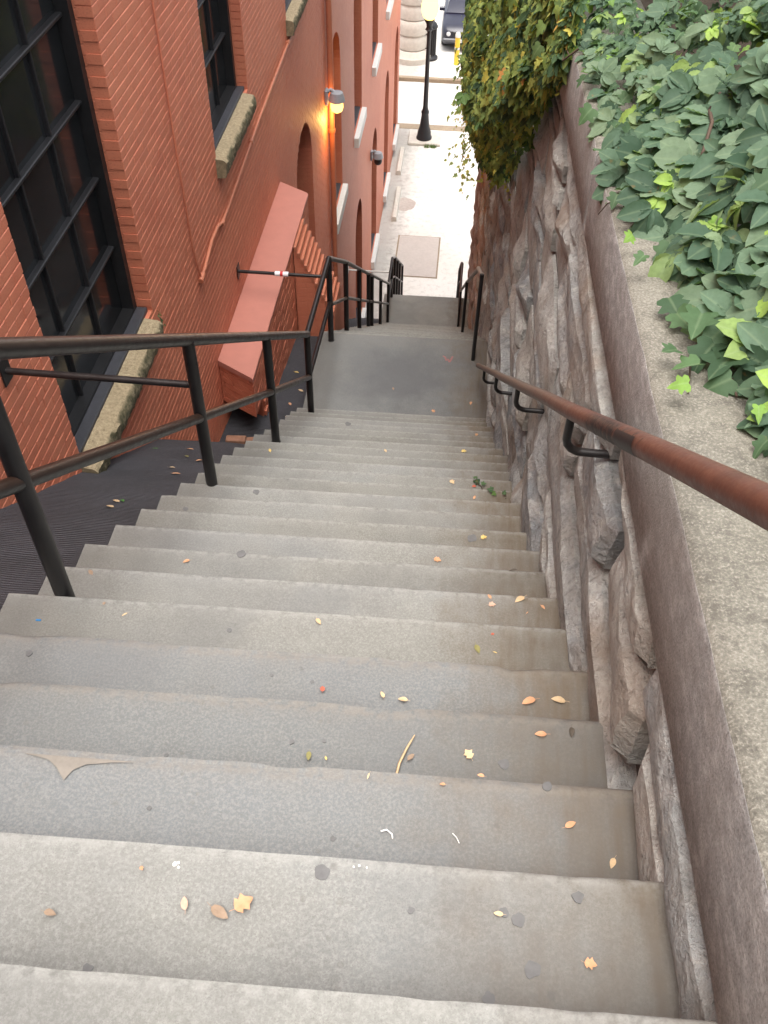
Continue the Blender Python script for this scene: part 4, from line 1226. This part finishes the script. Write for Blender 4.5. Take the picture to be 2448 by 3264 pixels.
# ------------------------------------------------------------------ creeper growing over the bank and the coping
rl = random.Random(11)
def edge_x(y):
    """how far the creeper reaches over the coping"""
    pts = [(-3, 1.3), (1.0, .86), (1.6, .72), (2.05, .65), (2.4, .555), (2.8, .52), (3.4, .52), (4.2, .50), (4.8, .45), (6, .42), (20, .42)]
    for (a, xa), (c, xc) in zip(pts[:-1], pts[1:]):
        if a <= y <= c: return xa + (xc - xa) * (y - a) / (c - a) + .035 * nz(y * 7, 2, 2)
    return .42
def mound(x, y):
    d = max(0, x - edge_x(y))
    return cop_top(y) + .05 + min(.34, d * .75) + max(0, x - 1.0) * .42 + .07 * nz(x * 5, y * 5, 1)
L_ = []
for i in range(16500):
    y = rl.uniform(.9, 9.5) if rl.random() < .8 else rl.uniform(-1.5, 1.5)
    d = rl.random() ** 1.35 * 2.1
    x = edge_x(y) + d
    if x < edge_x(y) + .02 and rl.random() < .5: continue
    z = mound(x, y); layer = rl.random()
    top = layer > .45
    z -= 0 if top else rl.uniform(.03, .16)
    if not inview((x, y, z), 420): continue
    if nz(x * 6, y * 6, 7) < -.28 and top: continue
    nrm = Vector((rl.gauss(-.35, .50), rl.gauss(-.30, .50), 1.0))
    tip = Vector((rl.gauss(-.5, .6), rl.gauss(-.55, .6), -.3))
    kind = 'creeper' if rl.random() < (.80 if y < 3.4 else .45) else 'ivy'
    s = (rl.uniform(.06, .125) if kind == 'creeper' else rl.uniform(.04, .075)) * (1 if y < 2.5 else max(.55, 1 - (y - 2.5) * .28))
    t_ = min(1, max(0, rl.gauss(.42, .27))); 
    if rl.random() < .035: t_ = rl.uniform(.9, 1)
    L_.append((kind, (x, y, max(z, cop_top(y) + .012 if x < .88 else -9)), frame_from(nrm, tip), s, t_, top))
# trailing shoots lying on the coping
for (x, y, s, kind) in ((.545,1.98,.055,'ivy'),(.56,1.93,.06,'ivy'),(.60,1.87,.075,'ivy'),(.62,1.78,.08,'ivy'),(.575,1.70,.055,'ivy'),(.66,1.74,.09,'ivy'),(.64,1.66,.06,'ivy'),(.53,1.74,.045,'ivy'),(.69,1.90,.10,'creeper'),(.72,1.76,.10,'creeper'),(.525,1.58,.035,'ivy'),
                        (.67,1.44,.04,'ivy'),(.70,1.36,.05,'creeper'),(.66,1.52,.03,'ivy'),(.72,1.25,.055,'creeper'),(.66,1.20,.03,'ivy'),(.485,2.62,.04,'ivy'),(.47,2.95,.05,'ivy'),(.46,3.3,.055,'ivy'),(.49,2.30,.03,'ivy'),(.50,2.15,.035,'ivy'),(.47,3.7,.05,'ivy')):
    L_.append((kind, (x, y, cop_top(y) + rl.uniform(.03, .08)), frame_from((rl.gauss(-.2,.4), rl.gauss(-.3,.4), 1), (rl.gauss(-.5,.5), rl.gauss(-.6,.4), -.2)), s * 1.25, rl.uniform(.90, 1.0) if kind == 'ivy' else .6, True))
cr = plant('virginia_creeper', L_, (1.2, 3, -1.4), {'ivy': m_iv2, 'creeper': m_cool}, 290, 'dense bluish green creeper sprawling over the bank behind the coping', 'creeper')
# woody stems
def stem(parent, pts_, r): 
    b = MB(); b.tube(pts_, [r * (1 - .5 * i / (len(pts_) - 1)) for i in range(len(pts_))], 7); b.build('stem', mstem, parent, smooth=60)
mstem = mat_plain('vine_stem', (.060,.036,.022), .8, .3, 30, .4)
stem(cr, [(.86, 3.1, -1.17), (.80, 2.96, -1.15), (.745, 2.84, -1.17), (.735, 2.74, -1.16), (.70, 2.62, -1.21), (.70, 2.5, -1.27)], .008)
stem(cr, [(.80, 2.2, -1.22), (.72, 2.02, -1.29), (.68, 1.92, -1.305), (.66, 1.80, -1.295), (.65, 1.62, -1.28)], .006)
stem(cr, [(.74, 2.0, -1.28), (.64, 1.9, -1.31), (.58, 1.8, -1.29), (.545, 1.62, -1.28)], .004)
stem(cr, [(.90, 1.5, -1.2), (.74, 1.42, -1.26), (.68, 1.30, -1.255), (.70, 1.1, -1.24)], .004)
stem(cr, [(.56, 2.6, -1.33), (.50, 2.62, -1.36), (.47, 2.66, -1.39), (.455, 2.7, -1.45)], .003)

# ------------------------------------------------------------------ ivy hanging over the wall
def lerp(pts, y):
    for (a, xa), (c, xc) in zip(pts[:-1], pts[1:]):
        if a <= y <= c: return xa + (xc - xa) * (y - a) / (c - a)
    return pts[0][1] if y < pts[0][0] else pts[-1][1]
ZB = [(3.2, -1.20), (4.0, -1.50), (4.6, -1.75), (5.3, -2.2), (6.3, -2.95), (8.3, -4.15), (10, -4.8), (14, -6.4), (20.3, -8.6)]
BX = [(3.2, .46), (4.2, .44), (5.2, .36), (6.5, .22), (8, .11), (10, .07), (15, .05), (20.3, .03)]
H_ = []
for i in range(17000):
    y = 4.3 + 15.9 * rl.random() ** 1.5
    zb = lerp(ZB, y) + .22 * nz(y * 2.2, 5, 5) - .16 * max(0, nz(y * 6, 1, 8)); zt = cop_top(y) + .25
    u = rl.random() ** .85
    z = zt + (zb - zt) * u
    cl = nz(y * 3.1, z * 3.1, 9)
    if cl < -.30 and rl.random() < .65: continue
    out = lerp(BX, y) + .11 * nz(y * 1.9, z * 1.9, 4) + .06 * nz(y * 5, z * 5, 6)
    # bulge fullest in the middle, thin at the lower fringe
    prof = min(1, (1 - u) * 4.5 + .12) * min(1, .55 + u * 1.6)
    x = .46 + (out - .46) * prof + rl.uniform(-.02, .10) * (1 if rl.random() < .6 else 0)
    if rl.random() < .012: x -= rl.uniform(.03, .14); 
    x = min(x, .46)
    if not inview((x, y, z), 150): continue
    nrm = Vector((-1 + rl.gauss(0, .35), rl.gauss(-.35, .35), rl.gauss(.75, .35)))
    tip = Vector((rl.gauss(-.25, .4), rl.gauss(-.2, .5), -1))
    s = rl.uniform(.03, .085) * (1.0 if y < 8 else 1.2)
    t_ = min(1, max(0, rl.gauss(.36 + .25 * cl, .22)))
    H_.append(('ivy' if rl.random() < .86 else 'creeper', (x, y, z), frame_from(nrm, tip), s, t_, True))
# strands trailing below and out of the mass
for q in range(60):
    y = 4.3 + 12 * rl.random() ** 1.4; x0 = lerp(BX, y) + rl.uniform(-.02, .14); z0 = lerp(ZB, y) + rl.uniform(.1, 1.0)
    Ls = rl.uniform(.15, .55); dx, dy = rl.gauss(0, .10), rl.gauss(0, .12); n = int(Ls / .035)
    for k in range(n):
        a = k / n
        H_.append(('ivy', (min(.45, x0 + dx*a + rl.gauss(0, .018)), y + dy*a + rl.gauss(0, .02), z0 - Ls*a), frame_from((rl.gauss(-.8,.4), rl.gauss(-.5,.4), rl.gauss(.7,.3)), (rl.gauss(0,.5), rl.gauss(0,.5), -1)), rl.uniform(.025, .055) * (1.1 - .5*a), rl.uniform(.4, .95), True))
# sprays that stick out of the mass
for (x, y, z) in ((-.10, 9.0, -3.8), (-.12, 10.5, -5.0), (-.02, 8.4, -3.2), (.02, 8.0, -4.0)):
    for q in range(26):
        a = q / 26
        H_.append(('ivy', (x + .30 * (1 - a) + rl.gauss(0, .04), y + rl.gauss(0, .10), z + .25 * (1 - a) ** 2 + rl.gauss(0, .05)), frame_from((rl.gauss(-.4,.5), rl.gauss(-.5,.4), 1), (-.6, rl.gauss(0,.5), -.6)), rl.uniform(.03, .06), rl.uniform(.2, .8), True))
hv = plant('hanging_ivy', H_, (.2, 8, -4.5), {'ivy': m_warm, 'creeper': m_iv2}, 290, 'yellowing ivy hanging thickly over the stone wall towards the street', 'ivy')
for q in range(14):
    y = 4.2 + q * .55; zt = cop_top(y) + .05; zb = lerp(ZB, y)
    stem(hv, [(.52, y, zt), (.43, y + .05, zt - .10), (.435, y + .1, (zt + zb)/2), (.45, y + .02, zb + .05)], .006)

# ------------------------------------------------------------------ fallen leaves and litter on the steps
def dead_leaf(kind, seed, L):
    rr = random.Random(seed)
    b = MB()
    if kind == 'oval':
        out = [(.0, 0), (.16, .12), (.25, .32), (.24, .55), (.15, .80), (.0, 1.0)]
    elif kind == 'lobed':
        out = [(.0, 0), (.20, .06), (.42, .22), (.26, .36), (.48, .58), (.24, .66), (.14, .86), (.0, 1.0)]
    else:
        out = [(.0, 0), (.09, .2), (.12, .5), (.08, .8), (.0, 1.0)]
    n = len(out); curl = rr.uniform(.10, .32); bend = rr.uniform(-.25, .3)
    v = []
    for x, y in out: v.append((bend*y*y*.4, y, .06*math.sin(y*3.1) + .02))
    for s in (1, -1):
        for x, y in out[1:-1]: v.append((s*x + bend*y*y*.4, y + rr.uniform(-.03, .03), .06*math.sin(y*3.1) + .02 + curl*abs(x) + rr.uniform(-.02, .03)))
    f = []
    m_ = n - 2
    for s in range(2):
        o = n + s*m_
        q = [(0, o, 1)] + [(i, o+i-1, o+i, i+1) for i in range(1, m_)] + [(m_, o+m_-1, n-1)]
        f += q
    st = len(v); v += [(-.012, 0, .02), (.012, 0, .02), (.012 - .06, -.28, .05), (-.012 - .06, -.28, .05)]; f.append((st, st+1, st+2, st+3))
    a = rr.uniform(0, 6.28); ca, sa = math.cos(a), math.sin(a)
    return [((x*ca - (y-.5)*sa)*L, (x*sa + (y-.5)*ca)*L, z*L + .003) for x, y, z in v], f
def lm(name, col): return mat_plain(name, col, .7, .28, 60, .3)
LC = {'orange': lm('orange_dead_leaf', (.52,.27,.14)), 'tan': lm('tan_dead_leaf', (.56,.40,.23)), 'brown': lm('brown_dead_leaf', (.26,.18,.12)), 'red': lm('red_dead_leaf', (.40,.09,.05)),
      'olive': lm('olive_dead_leaf', (.20,.18,.06)), 'yellow': lm('yellow_dead_leaf', (.58,.42,.14)), 'green': lm('green_fallen_leaf', (.06,.20,.03)), 'dark': lm('dark_dead_leaf', (.07,.055,.04)), 'pink': lm('pinkish_dead_leaf', (.50,.32,.23))}
ORD = ['', 'first', 'second', 'third', 'fourth', 'fifth', 'sixth', 'seventh', 'eighth', 'ninth', 'tenth', 'eleventh', 'twelfth']
LEAVES = [  # x, y, z, colour, shape, length, words
 (-.277,.582,'orange','lobed',.050,'crumpled orange leaf beside a brown leaf pair near the bottom edge'),
 (-.316,.561,'brown','oval',.052,'pair-like grey brown oval leaf left of the crumpled orange leaf'),
 (-.382,.571,'pink','oval',.034,'small pinkish oval leaf left of the brown pair on a low step'),
 (-.612,.533,'brown','oval',.032,'small brown leaf alone near the left edge of the frame'),
 (-.474,.625,'orange','lobed',.012,'tiny orange leaf crumb by a white splash on a low step'),
 (-.266,1.391,'red','lobed',.024,'small bright red leaf in the middle of a step'),
 (-.095,1.389,'tan','oval',.030,'tan leaf sliver right of the bright red leaf'),
 (-.036,1.379,'tan','oval',.038,'tan oval leaf second to the right of the bright red leaf'),
 (-.002,1.101,'brown','oval',.032,'pinkish brown leaf touching the pale twig'),
 (-.251,1.079,'olive','oval',.034,'olive green leaf left of the pale twig'),
 (-.208,1.077,'yellow','oval',.015,'tiny yellow leaf between the olive leaf and the twig'),
 (.139,1.123,'tan','lobed',.038,'curled pale tan leaf right of the pale twig'),
 (.072,.94,'orange','oval',.018,'tiny orange leaf lying on a nosing below the twig'),
 (-.091,.943,'tan','sliver',.022,'pale leaf shred on the nosing below the twig'),
 (-.956,2.28,'orange','oval',.040,'pale orange leaf on the left half of the upper flight'),
 (.048,2.554,'orange','lobed',.045,'orange leaf curled beside the dark gum spot high on the flight'),
 (-.337,1.761,'tan','oval',.038,'pale tan oval leaf in the middle of the flight'),
 (-.972,1.725,'tan','sliver',.030,'thin tan leaf near the railing post'),
 (-1.227,2.036,'brown','oval',.040,'brown leaf at the foot of the nearest railing post'),
 (-1.052,1.764,'brown','lobed',.018,'tiny brown leaf crumb right of the nearest railing post'),
 (.26,2.876,'yellow','lobed',.042,'yellow orange leaf next to a dark patch by the wall'),
 (.313,2.653,'tan','sliver',.048,'thin tan leaf below the yellow orange leaf'),
 (.347,2.368,'dark','sliver',.050,'dark curved leaf stalk near the stone wall'),
 (.238,2.074,'orange','oval',.030,'upper of two orange leaves close together by the wall'),
 (.248,2.037,'pink','lobed',.036,'lower pinkish one of two leaves close together by the wall'),
 (.348,2.069,'tan','oval',.060,'large tan leaf right of the two orange leaves'),
 (.430,2.045,'orange','oval',.030,'orange leaf against the stone wall'),
 (.373,2.014,'orange','sliver',.018,'tiny orange shred below the large tan leaf'),
 (.233,1.769,'red','lobed',.016,'tiny red leaf fragment by the wall side'),
 (.184,1.705,'olive','oval',.048,'olive grey leaf with its tip on the nosing'),
 (.241,1.698,'yellow','sliver',.020,'tiny yellow leaf right of the olive grey leaf'),
 (.317,1.408,'orange','oval',.058,'folded orange tan leaf near the stone wall'),
 (.401,1.419,'tan','oval',.056,'brownish tan leaf right of the folded orange leaf'),
 (.319,1.194,'orange','oval',.042,'orange brown leaf pointing up the stairs'),
 (.397,1.208,'dark','oval',.040,'dark rolled leaf right of the orange brown leaf'),
 (.155,.968,'orange','oval',.022,'small orange leaf on the nosing below the curled tan leaf'),
 (.346,.875,'orange','oval',.036,'orange brown leaf on the wide grey step near the wall'),
 (.333,.538,'orange','lobed',.030,'small orange leaf low on the right'),
 (.175,.606,'tan','oval',.024,'small tan leaf beside a gum blot low on the right'),
 (.428,.800,'tan','oval',.034,'tan leaf wedged in the corner of the stone wall'),
 (.221,5.11,'yellow','lobed',.055,'yellow leaf high on the flight near the wall'),
 (.121,3.999,'tan','lobed',.050,'tan leaf left of the green ivy sprig'),
 (.255,3.976,'red','lobed',.036,'small red leaf beside the green ivy sprig'),
 (.248,3.696,'orange','oval',.040,'orange leaf below the green ivy sprig'),
 (.35,5.955,'orange','lobed',.045,'orange leaf close under the handrail far up the flight'),
 (.329,7.289,'orange','oval',.070,'rust orange leaf on the landing by the wall'),
 (-.047,7.127,'orange','lobed',.060,'orange leaf at the near edge of the landing'),
 (-.48,7.434,'brown','oval',.060,'brown leaf in the middle of the landing'),
 (-1.14,4.563,'yellow','oval',.050,'yellow leaf near the second railing post'),
 (-.356,4.849,'tan','oval',.045,'pale tan leaf in mid flight far up'),
]
def tread_z(x, y):
    yy = y - SK*x
    if yy >= L1Y0: return ZL1
    k = math.ceil((yy - Y1) / T + 1 - 1e-6)
    return Z1 - (k - 1) * RI
used = {}
for i, (x, y, c, sh, L, lab) in enumerate(LEAVES):
    v, f = dead_leaf(sh, i * 7 + 3, L * .74)
    z = tread_z(x, y)
    b = MB(); b.add([(x + a, y + d, z + h) for a, d, h in v], f)
    b.build('fallen_leaf', LC[c], label=lab, cat='leaf', group='fallen leaves on the steps', smooth=60, origin=(x, y, z), fix=False)
for i, (x, y, c, L, lab) in enumerate(((-1.72,3.334,'tan',.055,'tan leaf beside the green leaf on the tarred slope'), (-1.69,3.35,'green',.045,'fresh green leaf on the tarred slope'), (-1.70,3.212,'tan',.055,'tan leaf below the green leaf on the tarred slope'),
        (-1.645,4.069,'orange',.060,'orange leaf on the tarred slope by the second post'), (-1.734,4.24,'tan',.045,'small upright tan leaf on the tarred slope'), (-1.635,4.526,'orange',.060,'orange leaf on the tarred slope beside the step corners'),
        (-1.765,4.621,'olive',.050,'olive leaf on the tarred slope'), (-1.83,4.89,'orange',.060,'long orange leaf high on the tarred slope'), (-2.06,4.80,'green',.045,'dull green leaf on the tarred slope by the wall'),
        (-1.62,7.6,'orange',.06,'orange leaf in the gutter beside the buttress'), (-1.55,7.9,'tan',.07,'pale tan leaf in the gutter beside the landing'), (-1.66,8.3,'yellow',.06,'yellow leaf in the gutter near the buttress'), (-1.50,8.8,'yellow',.07,'yellow leaf in the gutter near the wing wall'), (-1.6,7.3,'tan',.06,'tan leaf in the gutter near the broken bricks'))):
    v, f = dead_leaf('oval', i * 5 + 99, L); z = tar_z(x, y)
    b = MB(); sl = RI / T if y < 5.3 else .19
    b.add([(x + a, y + d, z + h - sl*d + .004) for a, d, h in v], f)
    b.build('fallen_leaf', LC[c], label=lab, cat='leaf', group='fallen leaves in the gutter', smooth=60, origin=(x, y, z), fix=False)
# twig, scraps
z = tread_z(-.017, 1.1)
b = MB(); b.tube([(-.035, 1.035, z + .004), (-.028, 1.08, z + .006), (-.012, 1.125, z + .005), (.004, 1.160, z + .006)], [.003, .0035, .003, .0015], 6)
b.build('twig', LC['tan'], label='pale curved twig lying across a step', cat='twig', smooth=60)
white = mat_plain('white_scrap', (.75,.74,.70), .8, .05, 30, 0)
z = tread_z(-.037, .818)
b = MB(); b.tube([(-.052, .822, z + .002), (-.040, .826, z + .003), (-.028, .818, z + .002), (-.026, .808, z + .002)], .0018, 5); b.build('paper_scrap', white, label='small bent white scrap on the wide grey step', cat='scrap')
b = MB(); b.tube([(.098, .832, z + .002), (.107, .824, z + .002), (.113, .812, z + .002)], .0010, 5); b.build('thread', white, label='fine white thread right of the bent white scrap', cat='thread')
z = tread_z(-1.243, 1.675)
b = MB(); b.box(-1.252, -1.236, 1.672, 1.678, z + .001, z + .004); b.build('plastic_scrap', mat_plain('blue_plastic', (.02,.18,.42), .4, .05, 30, 0), label='tiny blue plastic scrap at the left end of a step', cat='scrap')
# ivy sprig lying across the steps by the wall
H2 = []
for (x, y, s) in ((.262, 4.03, .05), (.285, 4.0, .055), (.30, 3.985, .045), (.345, 3.79, .05), (.352, 3.75, .05), (.365, 3.73, .04), (.415, 3.72, .04), (.43, 3.55, .04)):
    z = tread_z(x, y)
    H2.append(('ivy', (x, y, z + .02), frame_from((rl.gauss(0,.3), rl.gauss(-.3,.3), 1), (rl.gauss(0,1), rl.gauss(0,1), 0)), s * .75, rl.uniform(.5, .95), True))
sp = plant('ivy_sprig', H2, (.33, 3.85, tread_z(.33, 3.85)), {'ivy': m_iv2, 'creeper': m_iv2}, 20, 'small green ivy sprig trailing over two steps by the wall', 'ivy')
stem(sp, [(.25, 4.02, tread_z(.25, 4.02) + .01), (.30, 3.97, tread_z(.3, 3.97) + .012), (.34, 3.80, tread_z(.34, 3.8) + .03), (.43, 3.70, tread_z(.43, 3.70) + .01)], .003)

# chewing gum and paint marks pressed into the steps (parts of their step)
gum = mat_plain('old_gum', (.125,.122,.120), .85, .2, 60, .2)
def blot(x, y, r, mat, name, seed, asp=1.0):
    z = tread_z(x, y); yy = y - SK*x
    k = 25 if yy >= L1Y0 else math.ceil((yy - Y1) / T + 1 - 1e-6)
    fr_ = 1 - (Y1 + (k - 1) * T - yy) / T if k < 25 else 0
    me_ = STEPS[k].data; zmax = SURF.get(k, z)
    zs_ = zmax - math.exp(-((x + .35) / .5) ** 2) * (0 if k == 25 else (.012 if k in (3, 4, 5) else .005)) * min(1, 2 * max(0, fr_))
    n = 30; r *= .85; b = MB()
    ring = [(x + r*math.cos(a)*(1 + .40*nz(math.cos(a)*1.1 + seed, math.sin(a)*1.1, seed) + .08*nz(math.cos(a)*5 + seed, math.sin(a)*5, seed)), y + asp*r*math.sin(a)*(1 + .40*nz(math.cos(a)*1.1 + seed, math.sin(a)*1.1, seed) + .08*nz(math.cos(a)*5 + seed, math.sin(a)*5, seed)), zs_ + .0022) for a in np.linspace(0, 2*math.pi, n, endpoint=False)]
    b.add(ring + [(p[0], p[1], p[2] - .012) for p in ring], [tuple(range(n))] + [(i, n+i, n+(i+1) % n, (i+1) % n) for i in range(n)])
    b.build(name, mat, STEPS[k])
for i, (x, y, r) in enumerate(((-.747,2.344,.022), (-1.134,1.427,.011), (-.146,.653,.0165), (.227,1.106,.016), (.30,.959,.012), (.318,.651,.012), (.21,.602,.014), (.185,.612,.010), (.234,.521,.016), (.204,2.867,.026), (-.955,3.426,.02), (-.30,1.12,.008), (-.22,1.13,.006), (-.60,1.05,.006), (-1.237,3.084,.016), (-.772,5.978,.03), (-.62,1.7,.009), (-.30,1.42,.007), (-.42,1.43,.006), (-.15,.80,.007), (-.55,.83,.006), (.02,.60,.007), (-.52,.45,.010), (.16,.47,.012))):
    blot(x, y, r, gum, 'gum_spot', i + 1)
splash = mat_plain('white_splash', (.70,.69,.66), .9, .08, 60, .1)
for i, (x, y, r) in enumerate(((-.418,.642,.005), (-.410,.637,.003), (-.412,.645,.003), (-.090,.668,.002), (-.080,.671,.0025), (-.066,.669,.002))): blot(x, y, r, splash, 'white_mark', i + 40)
redp = mat_plain('red_spray_mark', (.30,.13,.125), .8, .2, 30, .1)
z = SURF[25] + .003
b = MB()
for path in (((.01, 8.05), (.035, 8.03), (.05, 7.97)), ((.05, 7.97), (.065, 8.0), (.085, 7.945)), ((.085, 7.945), (.10, 7.99), (.115, 8.05)), ((.085, 7.945), (.095, 7.98), (.105, 8.02))):
    for (xa, ya), (xb, yb_) in zip(path[:-1], path[1:]):
        d_ = Vector((xb - xa, yb_ - ya, 0)).normalized(); q = Vector((-d_.y, d_.x, 0)) * .009
        z += .0005
        b.add([(xa - q.x, ya - q.y, z), (xa + q.x, ya + q.y, z), (xb + q.x, yb_ + q.y, z), (xb - q.x, yb_ - q.y, z)], [(0,1,2,3)])
b.build('spray_mark', redp, STEPS[25], label='small faded red spray paint mark', fix=False)
# flaked cement where the top coat has broken away on the worn steps
flake = mat_plain('bare_brown_cement', (.215,.190,.160), .95, .2, 40, .5)
kz = 3
yn = Y1 + 2*T; z = Z1 - 2*RI
b = MB()
def tri(pts_, dz=.0045): b.add([(x, y + SK*x, SURF[3] + dz - .001 - .011*math.exp(-((x+.35)/.5)**2)) for x, y in pts_], [tuple(range(len(pts_)))])
tri([(-.86, yn - .024), (-.80, yn - .034), (-.775, yn - .052), (-.757, yn - .072), (-.750, yn - .080), (-.738, yn - .055), (-.715, yn - .040), (-.66, yn - .030), (-.60, yn - .024)])
b.build('broken_patch', flake, STEPS[3], fix=False)

# broken bricks in the hole beside the buttress
rk = random.Random(6)
hole = MB(); vs_ = []
for i, (x, y, a, lab) in enumerate(((-2.05, 6.05, .1, 'brown broken brick lying against the brick wall'), (-1.85, 5.95, -.15, 'front broken brick in the hole below the buttress'), (-1.98, 6.60, .05, 'middle broken brick under the buttress end'), (-1.78, 6.62, .2, 'broken brick under the buttress corner'), (-2.04, 6.42, .3, 'tilted broken brick at the back of the hole'), (-1.70, 6.25, -.3, 'loose broken brick beside the step corners'))):
    b = MB(); b.cbox(-.10, .10, -.045, .045, 0, .06, .008)
    ca, sa = math.cos(a), math.sin(a); z = tar_z(x, y) - .01 + (.08 if i in (2, 3) else 0)
    b.v = [(x + p*ca - q*sa + .006*nz(p*30, q*30, i), y + p*sa + q*ca + .006*nz(q*30, r*30, i), z + r + .008*nz(p*20, r*20, i) + .02*p*math.sin(i)) for p, q, r in b.v]
    b.build('broken_brick', M['oldbrick'], label=lab, cat='brick', group='broken bricks in the hole')
# small weeds there
W_ = []
for i in range(40):
    x, y = -1.66 + rk.gauss(0, .09), 6.35 + rk.gauss(0, .12); 
    W_.append(('ivy', (x, y, tar_z(x, y) + rk.uniform(.03, .09)), frame_from((rk.gauss(0,.6), rk.gauss(-.4,.5), 1), (rk.gauss(0,1), rk.gauss(0,1), .2)), rk.uniform(.02, .04), rk.uniform(.3, .9), True))
plant('weed', W_, (-1.66, 6.35, tar_z(-1.66, 6.35)), {'ivy': m_iv2, 'creeper': m_iv2}, 60, 'small green weeds in the hole among broken bricks', 'weed')
W_ = [('ivy', (-2.17 + rk.uniform(0, .05), 5.62 + rk.gauss(0, .03), -4.05 + rk.uniform(-.09, .02)), frame_from((1, rk.gauss(0,.5), .5), (rk.gauss(0,1), rk.gauss(0,1), .5)), rk.uniform(.02, .035), rk.uniform(.4, .9), True) for i in range(10)]
plant('weed', W_, (-2.18, 5.62, -4.15), {'ivy': m_iv2, 'creeper': m_iv2}, 20, 'tiny green weed sprouting beside the end of the stone window sill', 'weed')
